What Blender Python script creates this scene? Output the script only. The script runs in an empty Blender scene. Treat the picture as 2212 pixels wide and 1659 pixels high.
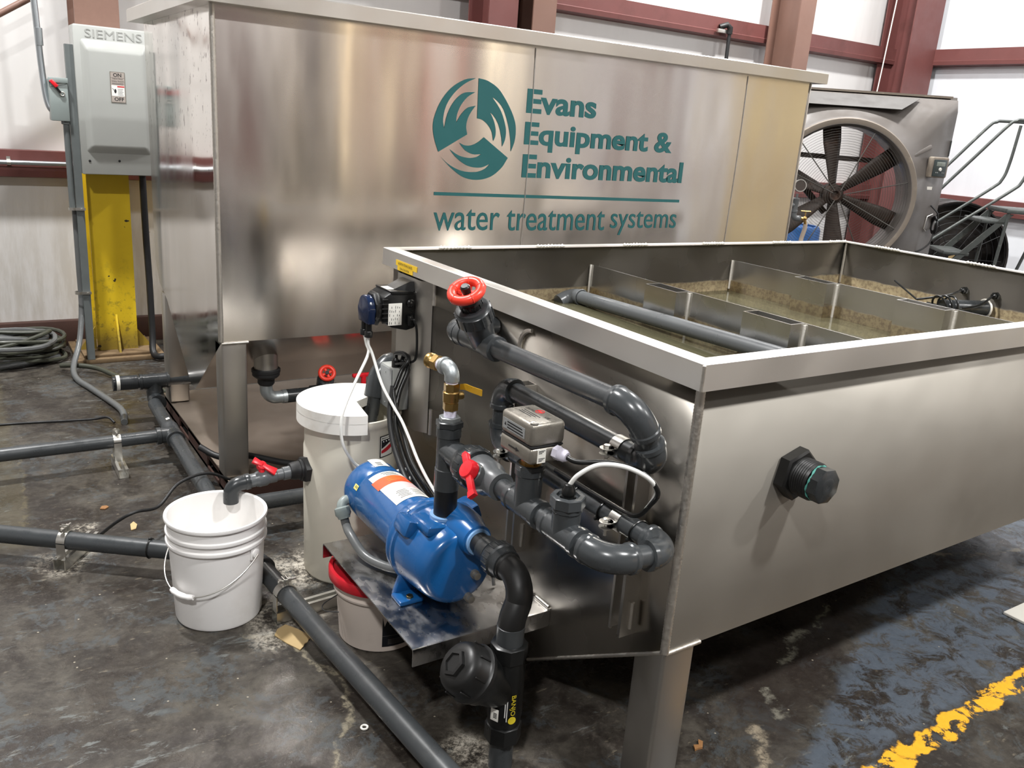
import bpy, bmesh, math, random
from mathutils import Vector, Matrix
from mathutils.geometry import tessellate_polygon
V = Vector
S = bpy.context.scene
COL = S.collection
random.seed(7)

# ------------------------------------------------------------------ camera, world, lights, exposure
cam_data = bpy.data.cameras.new('camera')
cam = bpy.data.objects.new('camera', cam_data)
COL.objects.link(cam)
cam_data.sensor_width = 36.0
cam_data.lens = 1848.46 / 2212 * 36.0
cam_data.clip_start = 0.02
cam_data.clip_end = 60
_F = V((0.53157732, 0.79652161, -0.28806056))
_R = V((0.84125793, -0.53606347, 0.0701502))
_D = V((-0.09854259, -0.27962348, -0.9550393))
_m = Matrix((_R, -_D, -_F)).transposed().to_4x4()
_m.translation = V((-1.2535, -1.1801, 1.5616))
cam.matrix_world = _m
S.camera = cam

world = bpy.data.worlds.new('world')
S.world = world
world.use_nodes = True
world.node_tree.nodes['Background'].inputs[0].default_value = (0.9, 0.95, 1.0, 1)
world.node_tree.nodes['Background'].inputs[1].default_value = 0.10

S.view_settings.view_transform = 'Standard'
S.view_settings.look = 'None'
S.view_settings.gamma = 1.0
S.view_settings.use_curve_mapping = False
S.view_settings.exposure = 0.12

LAMPS = [(1.5, -2.6, 5.7, 300), (5.0, 2.7, 5.7, 330), (-1.6, 3.0, 5.7, 380), (-3.2, -2.6, 5.7, 290),
         (3.4, 3.9, 5.7, 150), (5.0, -4.0, 5.7, 230)]


def lamp(name, loc, power):
    d = bpy.data.lights.new(name, 'AREA')
    d.shape = 'DISK'
    d.size = 0.42
    d.energy = power
    d.color = (1.0, 0.995, 0.985)
    o = bpy.data.objects.new(name, d)
    o.location = loc
    COL.objects.link(o)
    return o


for _x, _y, _z, _p in LAMPS:
    lamp('high_bay_light', (_x, _y, _z - 0.02), _p)

# ------------------------------------------------------------------ helpers
OFF = {}


def lin(c):
    r = []
    for v in c:
        v /= 255.0
        r.append(v / 12.92 if v <= 0.04045 else ((v + 0.055) / 1.055) ** 2.4)
    return (r[0], r[1], r[2], 1.0)


class Nt:
    """small node-tree writer"""

    def __init__(s, name):
        s.mat = bpy.data.materials.new(name)
        s.mat.use_nodes = True
        s.t = s.mat.node_tree
        s.b = s.t.nodes['Principled BSDF']
        s.pos = None

    def n(s, typ, **kw):
        nd = s.t.nodes.new(typ)
        for k, v in kw.items():
            setattr(nd, k, v)
        return nd

    def lk(s, a, b):
        s.t.links.new(a, b)

    def geo(s):
        if s.pos is None:
            s.pos = s.n('ShaderNodeNewGeometry').outputs['Position']
        return s.pos

    def obj(s):
        return s.n('ShaderNodeTexCoord').outputs['Object']

    def map(s, vec, scale=(1, 1, 1), loc=(0, 0, 0), rot=(0, 0, 0)):
        m = s.n('ShaderNodeMapping')
        m.inputs['Scale'].default_value = scale
        m.inputs['Location'].default_value = loc
        m.inputs['Rotation'].default_value = rot
        s.lk(vec, m.inputs['Vector'])
        return m.outputs[0]

    def noise(s, vec, scale, detail=4, rough=.55, dist=0):
        nd = s.n('ShaderNodeTexNoise')
        nd.inputs['Scale'].default_value = scale
        nd.inputs['Detail'].default_value = detail
        nd.inputs['Roughness'].default_value = rough
        nd.inputs['Distortion'].default_value = dist
        s.lk(vec, nd.inputs['Vector'])
        return nd.outputs['Fac']

    def noisec(s, vec, scale, detail=3):
        nd = s.n('ShaderNodeTexNoise')
        nd.inputs['Scale'].default_value = scale
        nd.inputs['Detail'].default_value = detail
        s.lk(vec, nd.inputs['Vector'])
        return nd.outputs['Color']

    def ramp(s, fac, lo, hi, a=0.0, b=1.0):
        m = s.n('ShaderNodeMapRange')
        m.inputs['From Min'].default_value = lo
        m.inputs['From Max'].default_value = hi
        m.inputs['To Min'].default_value = a
        m.inputs['To Max'].default_value = b
        m.interpolation_type = 'SMOOTHSTEP'
        s.lk(fac, m.inputs['Value'])
        return m.outputs[0]

    def mix(s, fac, a, b):
        m = s.n('ShaderNodeMix', data_type='RGBA')
        for v, i in ((fac, 0), (a, 6), (b, 7)):
            if isinstance(v, (tuple, float, int)):
                m.inputs[i].default_value = v
            else:
                s.lk(v, m.inputs[i])
        return m.outputs[2]

    def math(s, op, a, b=None):
        m = s.n('ShaderNodeMath', operation=op)
        for v, i in ((a, 0), (b, 1)):
            if v is None:
                continue
            if isinstance(v, (float, int)):
                m.inputs[i].default_value = v
            else:
                s.lk(v, m.inputs[i])
        return m.outputs[0]

    def sep(s, vec):
        m = s.n('ShaderNodeSeparateXYZ')
        s.lk(vec, m.inputs[0])
        return m.outputs

    def vadd(s, a, b, k):
        m = s.n('ShaderNodeVectorMath', operation='MULTIPLY_ADD')
        s.lk(b, m.inputs[0])
        m.inputs[1].default_value = (k, k, k)
        s.lk(a, m.inputs[2])
        return m.outputs[0]

    def bump(s, h, strength=.2, dist=.01):
        b = s.n('ShaderNodeBump')
        b.inputs['Strength'].default_value = strength
        b.inputs['Distance'].default_value = dist
        s.lk(h, b.inputs['Height'])
        s.lk(b.outputs[0], s.b.inputs['Normal'])

    def set(s, **kw):
        for k, v in kw.items():
            i = s.b.inputs[k.replace('_', ' ')]
            if isinstance(v, (tuple, float, int)):
                i.default_value = v
            else:
                s.lk(v, i)


def simple(name, rgb, rough=.5, metal=0.0, var=.12, scale=14, rvar=.08, bump=0.0, dirt=None, dirt_amt=.5, coat=0.0):
    t = Nt(name)
    p = t.obj()
    c = lin(rgb)
    dark = tuple(v * (1 - var) for v in c[:3]) + (1,)
    light = tuple(min(1, v * (1 + var)) for v in c[:3]) + (1,)
    f = t.noise(p, scale, 5)
    colr = t.mix(f, dark, light)
    if dirt:
        g = t.ramp(t.noise(p, scale * .6, 6, .65), .52, .72)
        colr = t.mix(t.math('MULTIPLY', g, dirt_amt), colr, lin(dirt))
    t.set(Base_Color=colr, Metallic=metal, Roughness=t.ramp(t.noise(p, scale * 1.7, 4), .3, .7, max(.02, rough - rvar), min(1, rough + rvar)))
    if coat:
        t.set(Coat_Weight=coat, Coat_Roughness=.12)
    if bump:
        t.bump(t.noise(p, scale * 4, 4), bump, .004)
    return t.mat


def alu(name, rgb=(196, 192, 184), rough=.33, wav=.05, streak=(1, 1, 1), rvar=.07, spots=None, cloud=0.12, wscale=2.2, aniso=0.0):
    """mill-finish aluminium sheet: gently wavy, cloudy roughness"""
    t = Nt(name)
    p = t.geo()
    q = t.map(p, streak)
    c = lin(rgb)
    f = t.noise(q, 2.0, 3)
    a = tuple(v * (1 - cloud) for v in c[:3]) + (1,)
    b = tuple(min(1, v * (1 + cloud)) for v in c[:3]) + (1,)
    colr = t.mix(f, a, b)
    ro = t.ramp(t.noise(q, 3.2, 3, .5), .3, .7, rough - rvar, rough + rvar)
    if spots:
        colr, ro = spots(t, p, colr, ro)
    t.set(Base_Color=colr, Metallic=1.0, Roughness=ro)
    if aniso:
        tg = t.n('ShaderNodeTangent', direction_type='RADIAL', axis='Z')
        t.lk(tg.outputs[0], t.b.inputs['Tangent'])
        t.set(Anisotropic=aniso, Anisotropic_Rotation=.25)
    t.bump(t.noise(q, wscale, 2), 1.0, wav)
    return t.mat


class MB:
    def __init__(s):
        s.bm = bmesh.new()

    # --- basic solids
    def quad(s, pts):
        vs = [s.bm.verts.new(V(p)) for p in pts]
        return s.bm.faces.new(vs)

    def box(s, c, size, rot=None, bevel=0.0, seg=2):
        hx, hy, hz = size[0] / 2, size[1] / 2, size[2] / 2
        M3 = rot if rot is not None else Matrix.Identity(3)
        vs = []
        for x in (-hx, hx):
            for y in (-hy, hy):
                for z in (-hz, hz):
                    vs.append(s.bm.verts.new(V(c) + M3 @ V((x, y, z))))
        fs = [s.bm.faces.new([vs[i] for i in f]) for f in
              ((0, 1, 3, 2), (4, 6, 7, 5), (0, 4, 5, 1), (2, 3, 7, 6), (0, 2, 6, 4), (1, 5, 7, 3))]
        if bevel:
            es = list({e for f in fs for e in f.edges})
            bmesh.ops.bevel(s.bm, geom=es, offset=bevel, segments=seg, profile=.5, affect='EDGES')
        return s

    def lohi(s, lo, hi, bevel=0.0, seg=2):
        lo, hi = V(lo), V(hi)
        return s.box((lo + hi) / 2, hi - lo, None, bevel, seg)

    def prism(s, pts, vec, bevel=0.0):
        """closed polygon (3D points) extruded along vec"""
        vec = V(vec)
        a = [s.bm.verts.new(V(p)) for p in pts]
        b = [s.bm.verts.new(V(p) + vec) for p in pts]
        fs = [s.bm.faces.new(a), s.bm.faces.new(list(reversed(b)))]
        n = len(pts)
        for i in range(n):
            fs.append(s.bm.faces.new((a[i], b[i], b[(i + 1) % n], a[(i + 1) % n])))
        if bevel:
            es = list({e for f in fs for e in f.edges})
            bmesh.ops.bevel(s.bm, geom=es, offset=bevel, segments=2, profile=.5, affect='EDGES')
        return s

    @staticmethod
    def frame(d):
        d = V(d).normalized()
        u = d.cross(V((0, 0, 1)))
        if u.length < 1e-3:
            u = d.cross(V((0, 1, 0)))
        u.normalize()
        return d, u, d.cross(u)

    def lathe(s, o, d, prof, seg=28, cap=True, phase=0.0):
        """profile [(h, r)] turned about axis d from o"""
        o = V(o)
        d, u, w = s.frame(d)
        rings = []
        for h, r in prof:
            if r < 1e-6:
                rings.append([s.bm.verts.new(o + d * h)])
            else:
                rings.append([s.bm.verts.new(o + d * h + (u * math.cos(phase + 2 * math.pi * k / seg) + w * math.sin(phase + 2 * math.pi * k / seg)) * r) for k in range(seg)])
        for a, b in zip(rings, rings[1:]):
            if len(a) == 1 and len(b) == 1:
                continue
            for k in range(seg):
                k2 = (k + 1) % seg
                if len(a) == 1:
                    s.bm.faces.new((a[0], b[k], b[k2]))
                elif len(b) == 1:
                    s.bm.faces.new((a[k2], a[k], b[0]))
                else:
                    s.bm.faces.new((a[k2], a[k], b[k], b[k2]))
        if cap:
            if len(rings[0]) > 1:
                s.bm.faces.new(rings[0])
            if len(rings[-1]) > 1:
                s.bm.faces.new(list(reversed(rings[-1])))
        return s

    def cyl(s, a, b, r, r2=None, seg=24, cap=True, phase=0.0):
        a, b = V(a), V(b)
        return s.lathe(a, b - a, [(0, r), ((b - a).length, r if r2 is None else r2)], seg, cap, phase)

    def hexn(s, a, b, r, seg=6, ch=0.0):
        a, b = V(a), V(b)
        L = (b - a).length
        if ch:
            return s.lathe(a, b - a, [(0, r - ch), (ch * .7, r), (L - ch * .7, r), (L, r - ch)], seg, True, .3)
        return s.lathe(a, b - a, [(0, r), (L, r)], seg, True, .3)

    def tube(s, pts, r, seg=12, closed=False, cap=True):
        pts = [V(p) for p in pts]
        n = len(pts)
        rs = r if isinstance(r, (list, tuple)) else [r] * n
        tang = []
        for i in range(n):
            if closed:
                t = pts[(i + 1) % n] - pts[i - 1]
            else:
                t = pts[min(i + 1, n - 1)] - pts[max(i - 1, 0)]
            tang.append(t.normalized())
        d, u, w = s.frame(tang[0])
        rings = []
        for i in range(n):
            if i:
                ax = tang[i - 1].cross(tang[i])
                if ax.length > 1e-7:
                    ang = tang[i - 1].angle(tang[i])
                    u = (Matrix.Rotation(ang, 3, ax.normalized()) @ u)
            u = (u - tang[i] * u.dot(tang[i])).normalized()
            w = tang[i].cross(u)
            rings.append([s.bm.verts.new(pts[i] + (u * math.cos(2 * math.pi * k / seg) + w * math.sin(2 * math.pi * k / seg)) * rs[i]) for k in range(seg)])
        lst = list(zip(rings, rings[1:]))
        if closed:
            # align last ring to first by best offset
            a, b = rings[-1], rings[0]
            off = min(range(seg), key=lambda o: (a[0].co - b[o].co).length)
            lst.append((a, b[off:] + b[:off]))
        for a, b in lst:
            for k in range(seg):
                k2 = (k + 1) % seg
                s.bm.faces.new((a[k2], a[k], b[k], b[k2]))
        if cap and not closed:
            s.bm.faces.new(rings[0])
            s.bm.faces.new(list(reversed(rings[-1])))
        return s

    def torus(s, c, ax, R, r, seg=40, rs=12):
        d, u, w = s.frame(ax)
        pts = [V(c) + (u * math.cos(2 * math.pi * k / seg) + w * math.sin(2 * math.pi * k / seg)) * R for k in range(seg)]
        return s.tube(pts, r, rs, closed=True)

    def ball(s, c, r, sc=(1, 1, 1), seg=16):
        m = Matrix.Translation(V(c)) @ Matrix.Diagonal((r * sc[0], r * sc[1], r * sc[2], 1))
        bmesh.ops.create_uvsphere(s.bm, u_segments=seg, v_segments=max(6, seg // 2), radius=1, matrix=m)
        return s

    def band(s, o, d, r, h, th=.002, a0=0.0, a1=2 * math.pi, seg=32):
        """thin strip wrapped round axis d (open arc allowed)"""
        o = V(o)
        d, u, w = s.frame(d)
        ri, ro = r, r + th
        rows = []
        for k in range(seg + 1):
            a = a0 + (a1 - a0) * k / seg
            e = u * math.cos(a) + w * math.sin(a)
            rows.append([s.bm.verts.new(o + e * rr + d * hh) for rr, hh in ((ri, -h / 2), (ro, -h / 2), (ro, h / 2), (ri, h / 2))])
        for a, b in zip(rows, rows[1:]):
            for k in range(4):
                k2 = (k + 1) % 4
                s.bm.faces.new((a[k], b[k], b[k2], a[k2]))
        s.bm.faces.new(rows[0])
        s.bm.faces.new(list(reversed(rows[-1])))
        return s

    def text(s, body, o, u, v, w, h, depth=.0008, bold=0.0, shear=0.0, fit=True):
        """lettering on the plane (u right, v up) with lower-left o, fitted into w x h"""
        cu = bpy.data.curves.new('t', 'FONT')
        cu.body = body
        cu.size = 1.0
        cu.offset = bold
        cu.shear = shear
        cu.resolution_u = 4
        ob = bpy.data.objects.new('t', cu)
        COL.objects.link(ob)
        dg = bpy.context.evaluated_depsgraph_get()
        me = bpy.data.meshes.new_from_object(ob.evaluated_get(dg))
        bpy.data.objects.remove(ob)
        bpy.data.curves.remove(cu)
        if not me.vertices:
            return s
        xs = [p.co.x for p in me.vertices]
        ys = [p.co.y for p in me.vertices]
        x0, x1, y0, y1 = min(xs), max(xs), min(ys), max(ys)
        u, v = V(u).normalized(), V(v).normalized()
        nn = u.cross(v)
        sx = w / (x1 - x0)
        sy = h / (y1 - y0)
        b2 = bmesh.new()
        b2.from_mesh(me)
        for p in b2.verts:
            p.co = V(o) + u * ((p.co.x - x0) * sx) + v * ((p.co.y - y0) * sy) + nn * depth
        b2.normal_update()
        for f in b2.faces:
            if f.normal.dot(nn) < 0:
                f.normal_flip()
        b2.to_mesh(me)
        b2.free()
        s.bm.from_mesh(me)
        bpy.data.meshes.remove(me)
        return s

    def build(s, name, mat, parent=None, sharp=38, label=None, recalc=True, loc=None):
        bm = s.bm
        flat = not recalc
        if recalc:
            bmesh.ops.recalc_face_normals(bm, faces=bm.faces[:])
        lim = math.radians(sharp)
        for f in bm.faces:
            f.smooth = not flat
        for e in bm.edges:
            if len(e.link_faces) == 2 and e.calc_face_angle(0) > lim:
                e.smooth = False
        me = bpy.data.meshes.new(name)
        off = V((0, 0, 0))
        if parent is not None:
            off = OFF[parent.name]
        elif loc is not None:
            off = V(loc)
        if off.length:
            bmesh.ops.translate(bm, verts=bm.verts[:], vec=-off)
        bm.to_mesh(me)
        bm.free()
        me.materials.append(mat)
        o = bpy.data.objects.new(name, me)
        COL.objects.link(o)
        if parent is not None:
            o.parent = parent
        elif loc is not None:
            o.location = off
        OFF[o.name] = off
        if label:
            o['label'] = label
        return o


def thing(name, label, cat, loc, group=None):
    o = bpy.data.objects.new(name, None)
    o.empty_display_size = .05
    o.location = loc
    COL.objects.link(o)
    OFF[o.name] = V(loc)
    o['label'] = label
    o['category'] = cat
    if group:
        o['group'] = group
    return o


def tag(o, label, cat, group=None, kind=None):
    o['label'] = label
    o['category'] = cat
    if group:
        o['group'] = group
    if kind:
        o['kind'] = kind
    return o


def struct(o):
    o['kind'] = 'structure'
    return o


def bez(p0, p1, p2, p3, n=16):
    p0, p1, p2, p3 = V(p0), V(p1), V(p2), V(p3)
    return [(1 - t) ** 3 * p0 + 3 * (1 - t) ** 2 * t * p1 + 3 * (1 - t) * t * t * p2 + t ** 3 * p3 for t in [k / n for k in range(n + 1)]]


def spline(pts, n=8, closed=False):
    pts = [V(p) for p in pts]
    out = []
    m = len(pts)
    rng = range(m if closed else m - 1)
    for i in rng:
        a = pts[i - 1] if (closed or i > 0) else pts[i] * 2 - pts[i + 1]
        b = pts[i]
        c = pts[(i + 1) % m]
        d = pts[(i + 2) % m] if (closed or i + 2 < m) else c * 2 - b
        for k in range(n):
            t = k / n
            out.append(.5 * ((2 * b) + (c - a) * t + (2 * a - 5 * b + 4 * c - d) * t * t + (3 * b - a - 3 * c + d) * t ** 3))
    if not closed:
        out.append(pts[-1])
    return out


def arc_elbow(c, di, do, R, n=10):
    """points of a bend with corner c, coming from c-di*R, leaving to c+do*R"""
    c, di, do = V(c), V(di).normalized(), V(do).normalized()
    ang = di.angle(do)
    k = 4 / 3 * math.tan(ang / 4) / math.tan(ang / 2) if ang > 1e-3 else .5
    return bez(c - di * R, c - di * R * (1 - k), c + do * R * (1 - k), c + do * R, n)

# ------------------------------------------------------------------ materials
def seg_dist(t, p, a, b):
    a, b = V(a), V(b)
    ba = b - a
    m = t.n('ShaderNodeVectorMath', operation='SUBTRACT')
    t.lk(p, m.inputs[0])
    m.inputs[1].default_value = a
    pa = m.outputs[0]
    d = t.n('ShaderNodeVectorMath', operation='DOT_PRODUCT')
    t.lk(pa, d.inputs[0])
    d.inputs[1].default_value = ba / ba.length_squared
    h = t.n('ShaderNodeClamp')
    t.lk(d.outputs['Value'], h.inputs[0])
    sc = t.n('ShaderNodeVectorMath', operation='SCALE')
    sc.inputs[0].default_value = ba
    t.lk(h.outputs[0], sc.inputs['Scale'])
    sb = t.n('ShaderNodeVectorMath', operation='SUBTRACT')
    t.lk(pa, sb.inputs[0])
    t.lk(sc.outputs[0], sb.inputs[1])
    ln = t.n('ShaderNodeVectorMath', operation='LENGTH')
    t.lk(sb.outputs[0], ln.inputs[0])
    return ln.outputs['Value']


def poly_dist(t, p, pts):
    r = None
    for a, b in zip(pts, pts[1:]):
        d = seg_dist(t, p, (a[0], a[1], 0), (b[0], b[1], 0))
        r = d if r is None else t.math('MINIMUM', r, d)
    return r


def floor_material():
    t = Nt('stained_concrete')
    p = t.geo()
    wob = t.vadd(p, t.noisec(p, 9, 5), .10)
    wob = t.vadd(wob, t.noisec(p, 34, 3), .03)
    pw = t.map(wob, (1, 1, 0), (-.065, -.065, 0))
    big = t.noise(p, 1.7, 6, .62, .4)
    mid = t.noise(p, 7.5, 7, .68, .5)
    fine = t.noise(p, 46, 5, .7)
    strk = t.noise(t.map(p, (16, 46, 10), rot=(0, 0, .6)), 1, 6, .7)
    col = t.mix(t.ramp(mid, .34, .68), lin((50, 45, 41)), lin((92, 87, 79)))
    col = t.mix(t.math('MULTIPLY', t.ramp(big, .42, .62), .85), col, lin((50, 44, 40)))
    col = t.mix(t.math('MULTIPLY', t.ramp(fine, .50, .72), .45), col, lin((104, 98, 90)))
    col = t.mix(t.math('MULTIPLY', t.ramp(fine, .46, .30), .55), col, lin((36, 32, 29)))
    flk = t.math('MULTIPLY', t.ramp(t.noise(t.map(p, (8, 22, 8), rot=(0, 0, .5)), 1, 8, .78, .5), .56, .63), t.ramp(t.noise(p, 2.2, 3), .45, .6))
    col = t.mix(t.math('MULTIPLY', flk, .75), col, lin((122, 126, 124)))
    col = t.mix(t.math('MULTIPLY', t.ramp(strk, .60, .70), .6), col, lin((140, 130, 112)))
    # remains of grey-blue paint, in patches everywhere and nearly whole on the right
    patch = t.math('MULTIPLY', t.ramp(t.noise(t.map(p, loc=(3, 1, 0)), 3.3, 8, .76, .6), .52, .56), t.ramp(t.noise(p, 24, 6, .75, .6), .44, .54))
    col = t.mix(t.math('MULTIPLY', patch, .55), col, lin((84, 90, 93)))
    x, y, z = t.sep(pw)
    edge = t.math('SUBTRACT', t.math('MULTIPLY', t.math('SUBTRACT', x, .60), .46), y)
    blue = t.ramp(edge, -.01, .05)
    wear = t.ramp(t.noise(p, 11, 8, .78, .8), .43, .55)
    blue = t.math('MULTIPLY', blue, wear)
    tape_y = t.math('SUBTRACT', y, t.math('MULTIPLY', t.math('SUBTRACT', x, .7), .062))
    over = t.ramp(tape_y, -.16, -.13)
    blue = t.math('MULTIPLY', blue, over)
    bcol = t.mix(fine, lin((80, 88, 98)), lin((104, 113, 124)))
    col = t.mix(t.math('MULTIPLY', blue, .95), col, bcol)
    # brown wet strip beside the blue paint
    strip = t.math('MULTIPLY', t.ramp(edge, .0, -.06), t.ramp(edge, -.34, -.24))
    strip = t.math('MULTIPLY', strip, t.ramp(x, .35, .6))
    col = t.mix(t.math('MULTIPLY', strip, .7), col, lin((52, 45, 41)))
    # worn yellow line
    ty = t.math('ABSOLUTE', t.math('ADD', tape_y, .19))
    line = t.ramp(ty, .036, .028)
    line = t.math('MULTIPLY', line, t.ramp(t.noise(p, 13, 7, .7, .6), .44, .50))
    line = t.math('MULTIPLY', line, t.ramp(x, .3, .35))
    col = t.mix(line, col, t.mix(fine, lin((222, 158, 28)), lin((246, 186, 52))))
    # pale cracks filled with grout
    for pts, w, amt, cc in (([(-.62, 1.16), (-.56, 1.13), (-.50, 1.03), (-.455, .90), (-.435, .78), (-.47, .66), (-.535, .595), (-.60, .45)], .016, .62, (176, 166, 142)),
                            ([(1.25, .43), (1.10, .36)], .018, .85, (158, 160, 140)), ([(1.02, .37), (.83, .27)], .020, .8, (158, 156, 140)),
                            ([(.66, .20), (.61, .10)], .022, .7, (150, 146, 132)),
                            ([(1.87, .60), (2.15, .42), (2.44, .35)], .017, .85, (178, 170, 150)),
                            ([(.50, .08), (.42, -.01), (.36, -.04)], .028, .7, (190, 176, 152)),
                            ([(-1.10, 3.1), (-1.13, 2.1)], .011, .45, (130, 120, 92))):
        d = poly_dist(t, pw, pts)
        msk = t.ramp(t.math('ADD', d, t.math('MULTIPLY', t.math('SUBTRACT', fine, .5), .05)), w, w * .1)
        msk = t.math('MULTIPLY', msk, t.ramp(t.noise(p, 17, 6, .75), .40, .58))
        col = t.mix(t.math('MULTIPLY', msk, amt), col, lin(cc))
    # white mineral dust round the drum and pipe brackets
    dust = None
    for c, r in (((-.36, 1.46), .20), ((-.47, 1.22), .16), ((-.55, 1.10), .10), ((-.27, .40), .10), ((-1.06, 1.86), .13), ((-.96, 1.93), .08), ((2.0, .62), .16), ((-.95, 2.1), .06)):
        d = seg_dist(t, pw, (c[0], c[1], 0), (c[0] + .01, c[1], 0))
        m = t.ramp(d, r, r * .15)
        dust = m if dust is None else t.math('MAXIMUM', dust, m)
    spk = t.ramp(t.math('ADD', t.math('MULTIPLY', t.noise(p, 70, 6, .8), .6), t.math('MULTIPLY', mid, .4)), .44, .60)
    dm = t.math('MULTIPLY', dust, spk)
    col = t.mix(t.math('MULTIPLY', dm, .85), col, t.mix(mid, lin((206, 192, 164)), lin((226, 222, 214))))
    # scattered grit
    v = t.n('ShaderNodeTexVoronoi')
    v.inputs['Scale'].default_value = 26
    t.lk(p, v.inputs['Vector'])
    grit = t.math('MULTIPLY', t.ramp(v.outputs['Distance'], .10, .05), t.ramp(t.sep(v.outputs['Color'])[0], .80, .82))
    col = t.mix(t.math('MULTIPLY', grit, .7), col, lin((190, 180, 160)))
    # older slab at the far left
    slab = t.math('MULTIPLY', t.ramp(x, -1.10, -1.14), t.ramp(y, 1.95, 2.08))
    col = t.mix(t.math('MULTIPLY', slab, .35), col, lin((104, 96, 72)))
    dk = t.n('ShaderNodeHueSaturation')
    dk.inputs['Value'].default_value = .76
    t.lk(col, dk.inputs['Color'])
    col = t.mix(t.math('MAXIMUM', line, dm), dk.outputs[0], col)
    t.set(Specular_IOR_Level=.32)
    ro = t.ramp(t.noise(p, 3.1, 7, .7, .5), .38, .66, .24, .66)
    ro = t.math('MAXIMUM', ro, t.math('MULTIPLY', t.math('MAXIMUM', line, dm), .7))
    t.set(Base_Color=col, Roughness=ro)
    t.bump(t.math('ADD', mid, t.math('MULTIPLY', fine, .5)), .35, .006)
    return t.mat


def wall_material(name, rgb=(226, 224, 222), grime=True):
    t = Nt(name)
    p = t.geo()
    x, y, z = t.sep(p)
    v = t.noise(t.map(p, (5, 5, .35)), 1.2, 5, .6)
    col = t.mix(v, tuple(c * .90 for c in lin(rgb)[:3]) + (1,), lin(rgb))
    if grime:
        low = t.ramp(z, 1.35, .25)
        g = t.noise(t.map(p, (7, 7, 1.2)), 1.4, 7, .66)
        col = t.mix(t.math('MULTIPLY', t.math('MULTIPLY', low, t.ramp(g, .35, .62)), .42), col, lin((164, 154, 136)))
        sp = t.ramp(t.noise(p, 20, 4, .5), .70, .74)
        col = t.mix(t.math('MULTIPLY', t.math('MULTIPLY', sp, low), .8), col, lin((70, 60, 50)))
    t.set(Base_Color=col, Roughness=.42)
    w = t.noise(t.map(p, (3.2, 3.2, .5)), 1, 3)
    t.bump(w, .5, .03)
    return t.mat


def column_material():
    t = Nt('column_paint')
    p = t.geo()
    z = t.sep(p)[2]
    n = t.noise(p, 22, 6, .7)
    yel = t.mix(t.noise(p, 6, 3), lin((222, 186, 28)), lin((240, 206, 44)))
    dirt = t.math('MULTIPLY', t.ramp(n, .50, .66), t.ramp(z, .75, .1))
    yel = t.mix(t.math('MULTIPLY', dirt, .8), yel, lin((84, 72, 46)))
    yel = t.mix(t.math('MULTIPLY', t.ramp(t.math('ADD', z, t.math('MULTIPLY', n, .2)), .36, .16), .75), yel, lin((96, 82, 52)))
    chip = t.ramp(t.noise(p, 17, 2), .73, .75)
    yel = t.mix(chip, yel, lin((60, 52, 40)))
    br = t.mix(n, lin((116, 88, 76)), lin((132, 102, 90)))
    t.set(Base_Color=t.mix(t.ramp(z, 1.52, 1.53), yel, br), Roughness=.45)
    return t.mat


M_FLOOR = floor_material()
M_WALL = wall_material('white_vinyl_insulation')
M_WALLR = wall_material('white_vinyl_end_wall', (228, 230, 234), False)
M_CEIL = wall_material('dimmed_roof_insulation', (150, 147, 142), False)  # roof colour darkened to stand in for a dimmer hall
M_WALLD = wall_material('dimmed_hall_wall', (138, 135, 133), False)  # unseen walls darkened in colour, as if the hall were dimmer
M_RED = simple('red_oxide_steel', (108, 64, 61), .5, 0, .14, 5, dirt=(84, 50, 46), dirt_amt=.5)
M_BROWN = simple('brown_steel', (124, 94, 82), .5, 0, .12, 5)
M_BASE = simple('rusty_base_channel', (66, 42, 34), .7, 0, .3, 9, dirt=(40, 30, 26))
M_COLUMN = column_material()
M_PLATE = simple('dusty_base_plate', (112, 92, 66), .75, 0, .25, 20, dirt=(70, 46, 28))


def back_tank_spots(t, p, colr, ro):
    """oil splashes on the left end and grime streaks on the front"""
    x, y, z = t.sep(p)
    left = t.ramp(x, -.405, -.41)
    sp = t.noise(t.map(p, (1, 34, 15)), 1.6, 3, .6)
    m = t.math('MULTIPLY', t.math('MULTIPLY', t.ramp(sp, .635, .67), left), t.ramp(z, 1.05, 1.5))
    colr = t.mix(t.math('MULTIPLY', m, .9), colr, lin((70, 40, 36)))
    ro = t.math('ADD', ro, t.math('MULTIPLY', left, -.09))
    t.set(Anisotropic=t.math('MULTIPLY', t.math('SUBTRACT', 1.0, left), .7))
    sm = t.ramp(t.noise(t.map(p, (9, 9, 6)), 1.3, 6, .7), .62, .7)
    front = t.math('SUBTRACT', 1.0, left)
    colr = t.mix(t.math('MULTIPLY', t.math('MULTIPLY', sm, front), .16), colr, lin((236, 232, 228)))
    return colr, ro


def sludge(t, p, colr, ro):
    """dried sludge left by the water on the inside sheets"""
    z = t.sep(t.vadd(p, t.noisec(p, 12, 3), .016))[2]
    px, py, _z = t.sep(p)
    band = t.math('MULTIPLY', t.ramp(z, .972, .962), t.ramp(z, .70, .75))
    ins = t.math('MULTIPLY', t.math('GREATER_THAN', px, .0335), t.math('GREATER_THAN', py, .0335))
    ins = t.math('MULTIPLY', ins, t.math('LESS_THAN', py, 1.5365))
    band = t.math('MULTIPLY', band, ins)
    n = t.noise(p, 60, 5, .7)
    sc = t.mix(t.ramp(n, .42, .62), lin((178, 160, 120)), lin((138, 118, 84)))
    # long outer side ground matt, and darkened in colour to tone down its brightness
    ro = t.math('ADD', ro, t.math('MULTIPLY', t.math('LESS_THAN', py, .0325), .34))
    colr = t.mix(t.math('MULTIPLY', t.math('LESS_THAN', py, .0325), .5), colr, lin((140, 136, 128)))
    return t.mix(t.math('MULTIPLY', band, .8), colr, sc), t.math('ADD', ro, t.math('MULTIPLY', band, .25))


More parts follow.
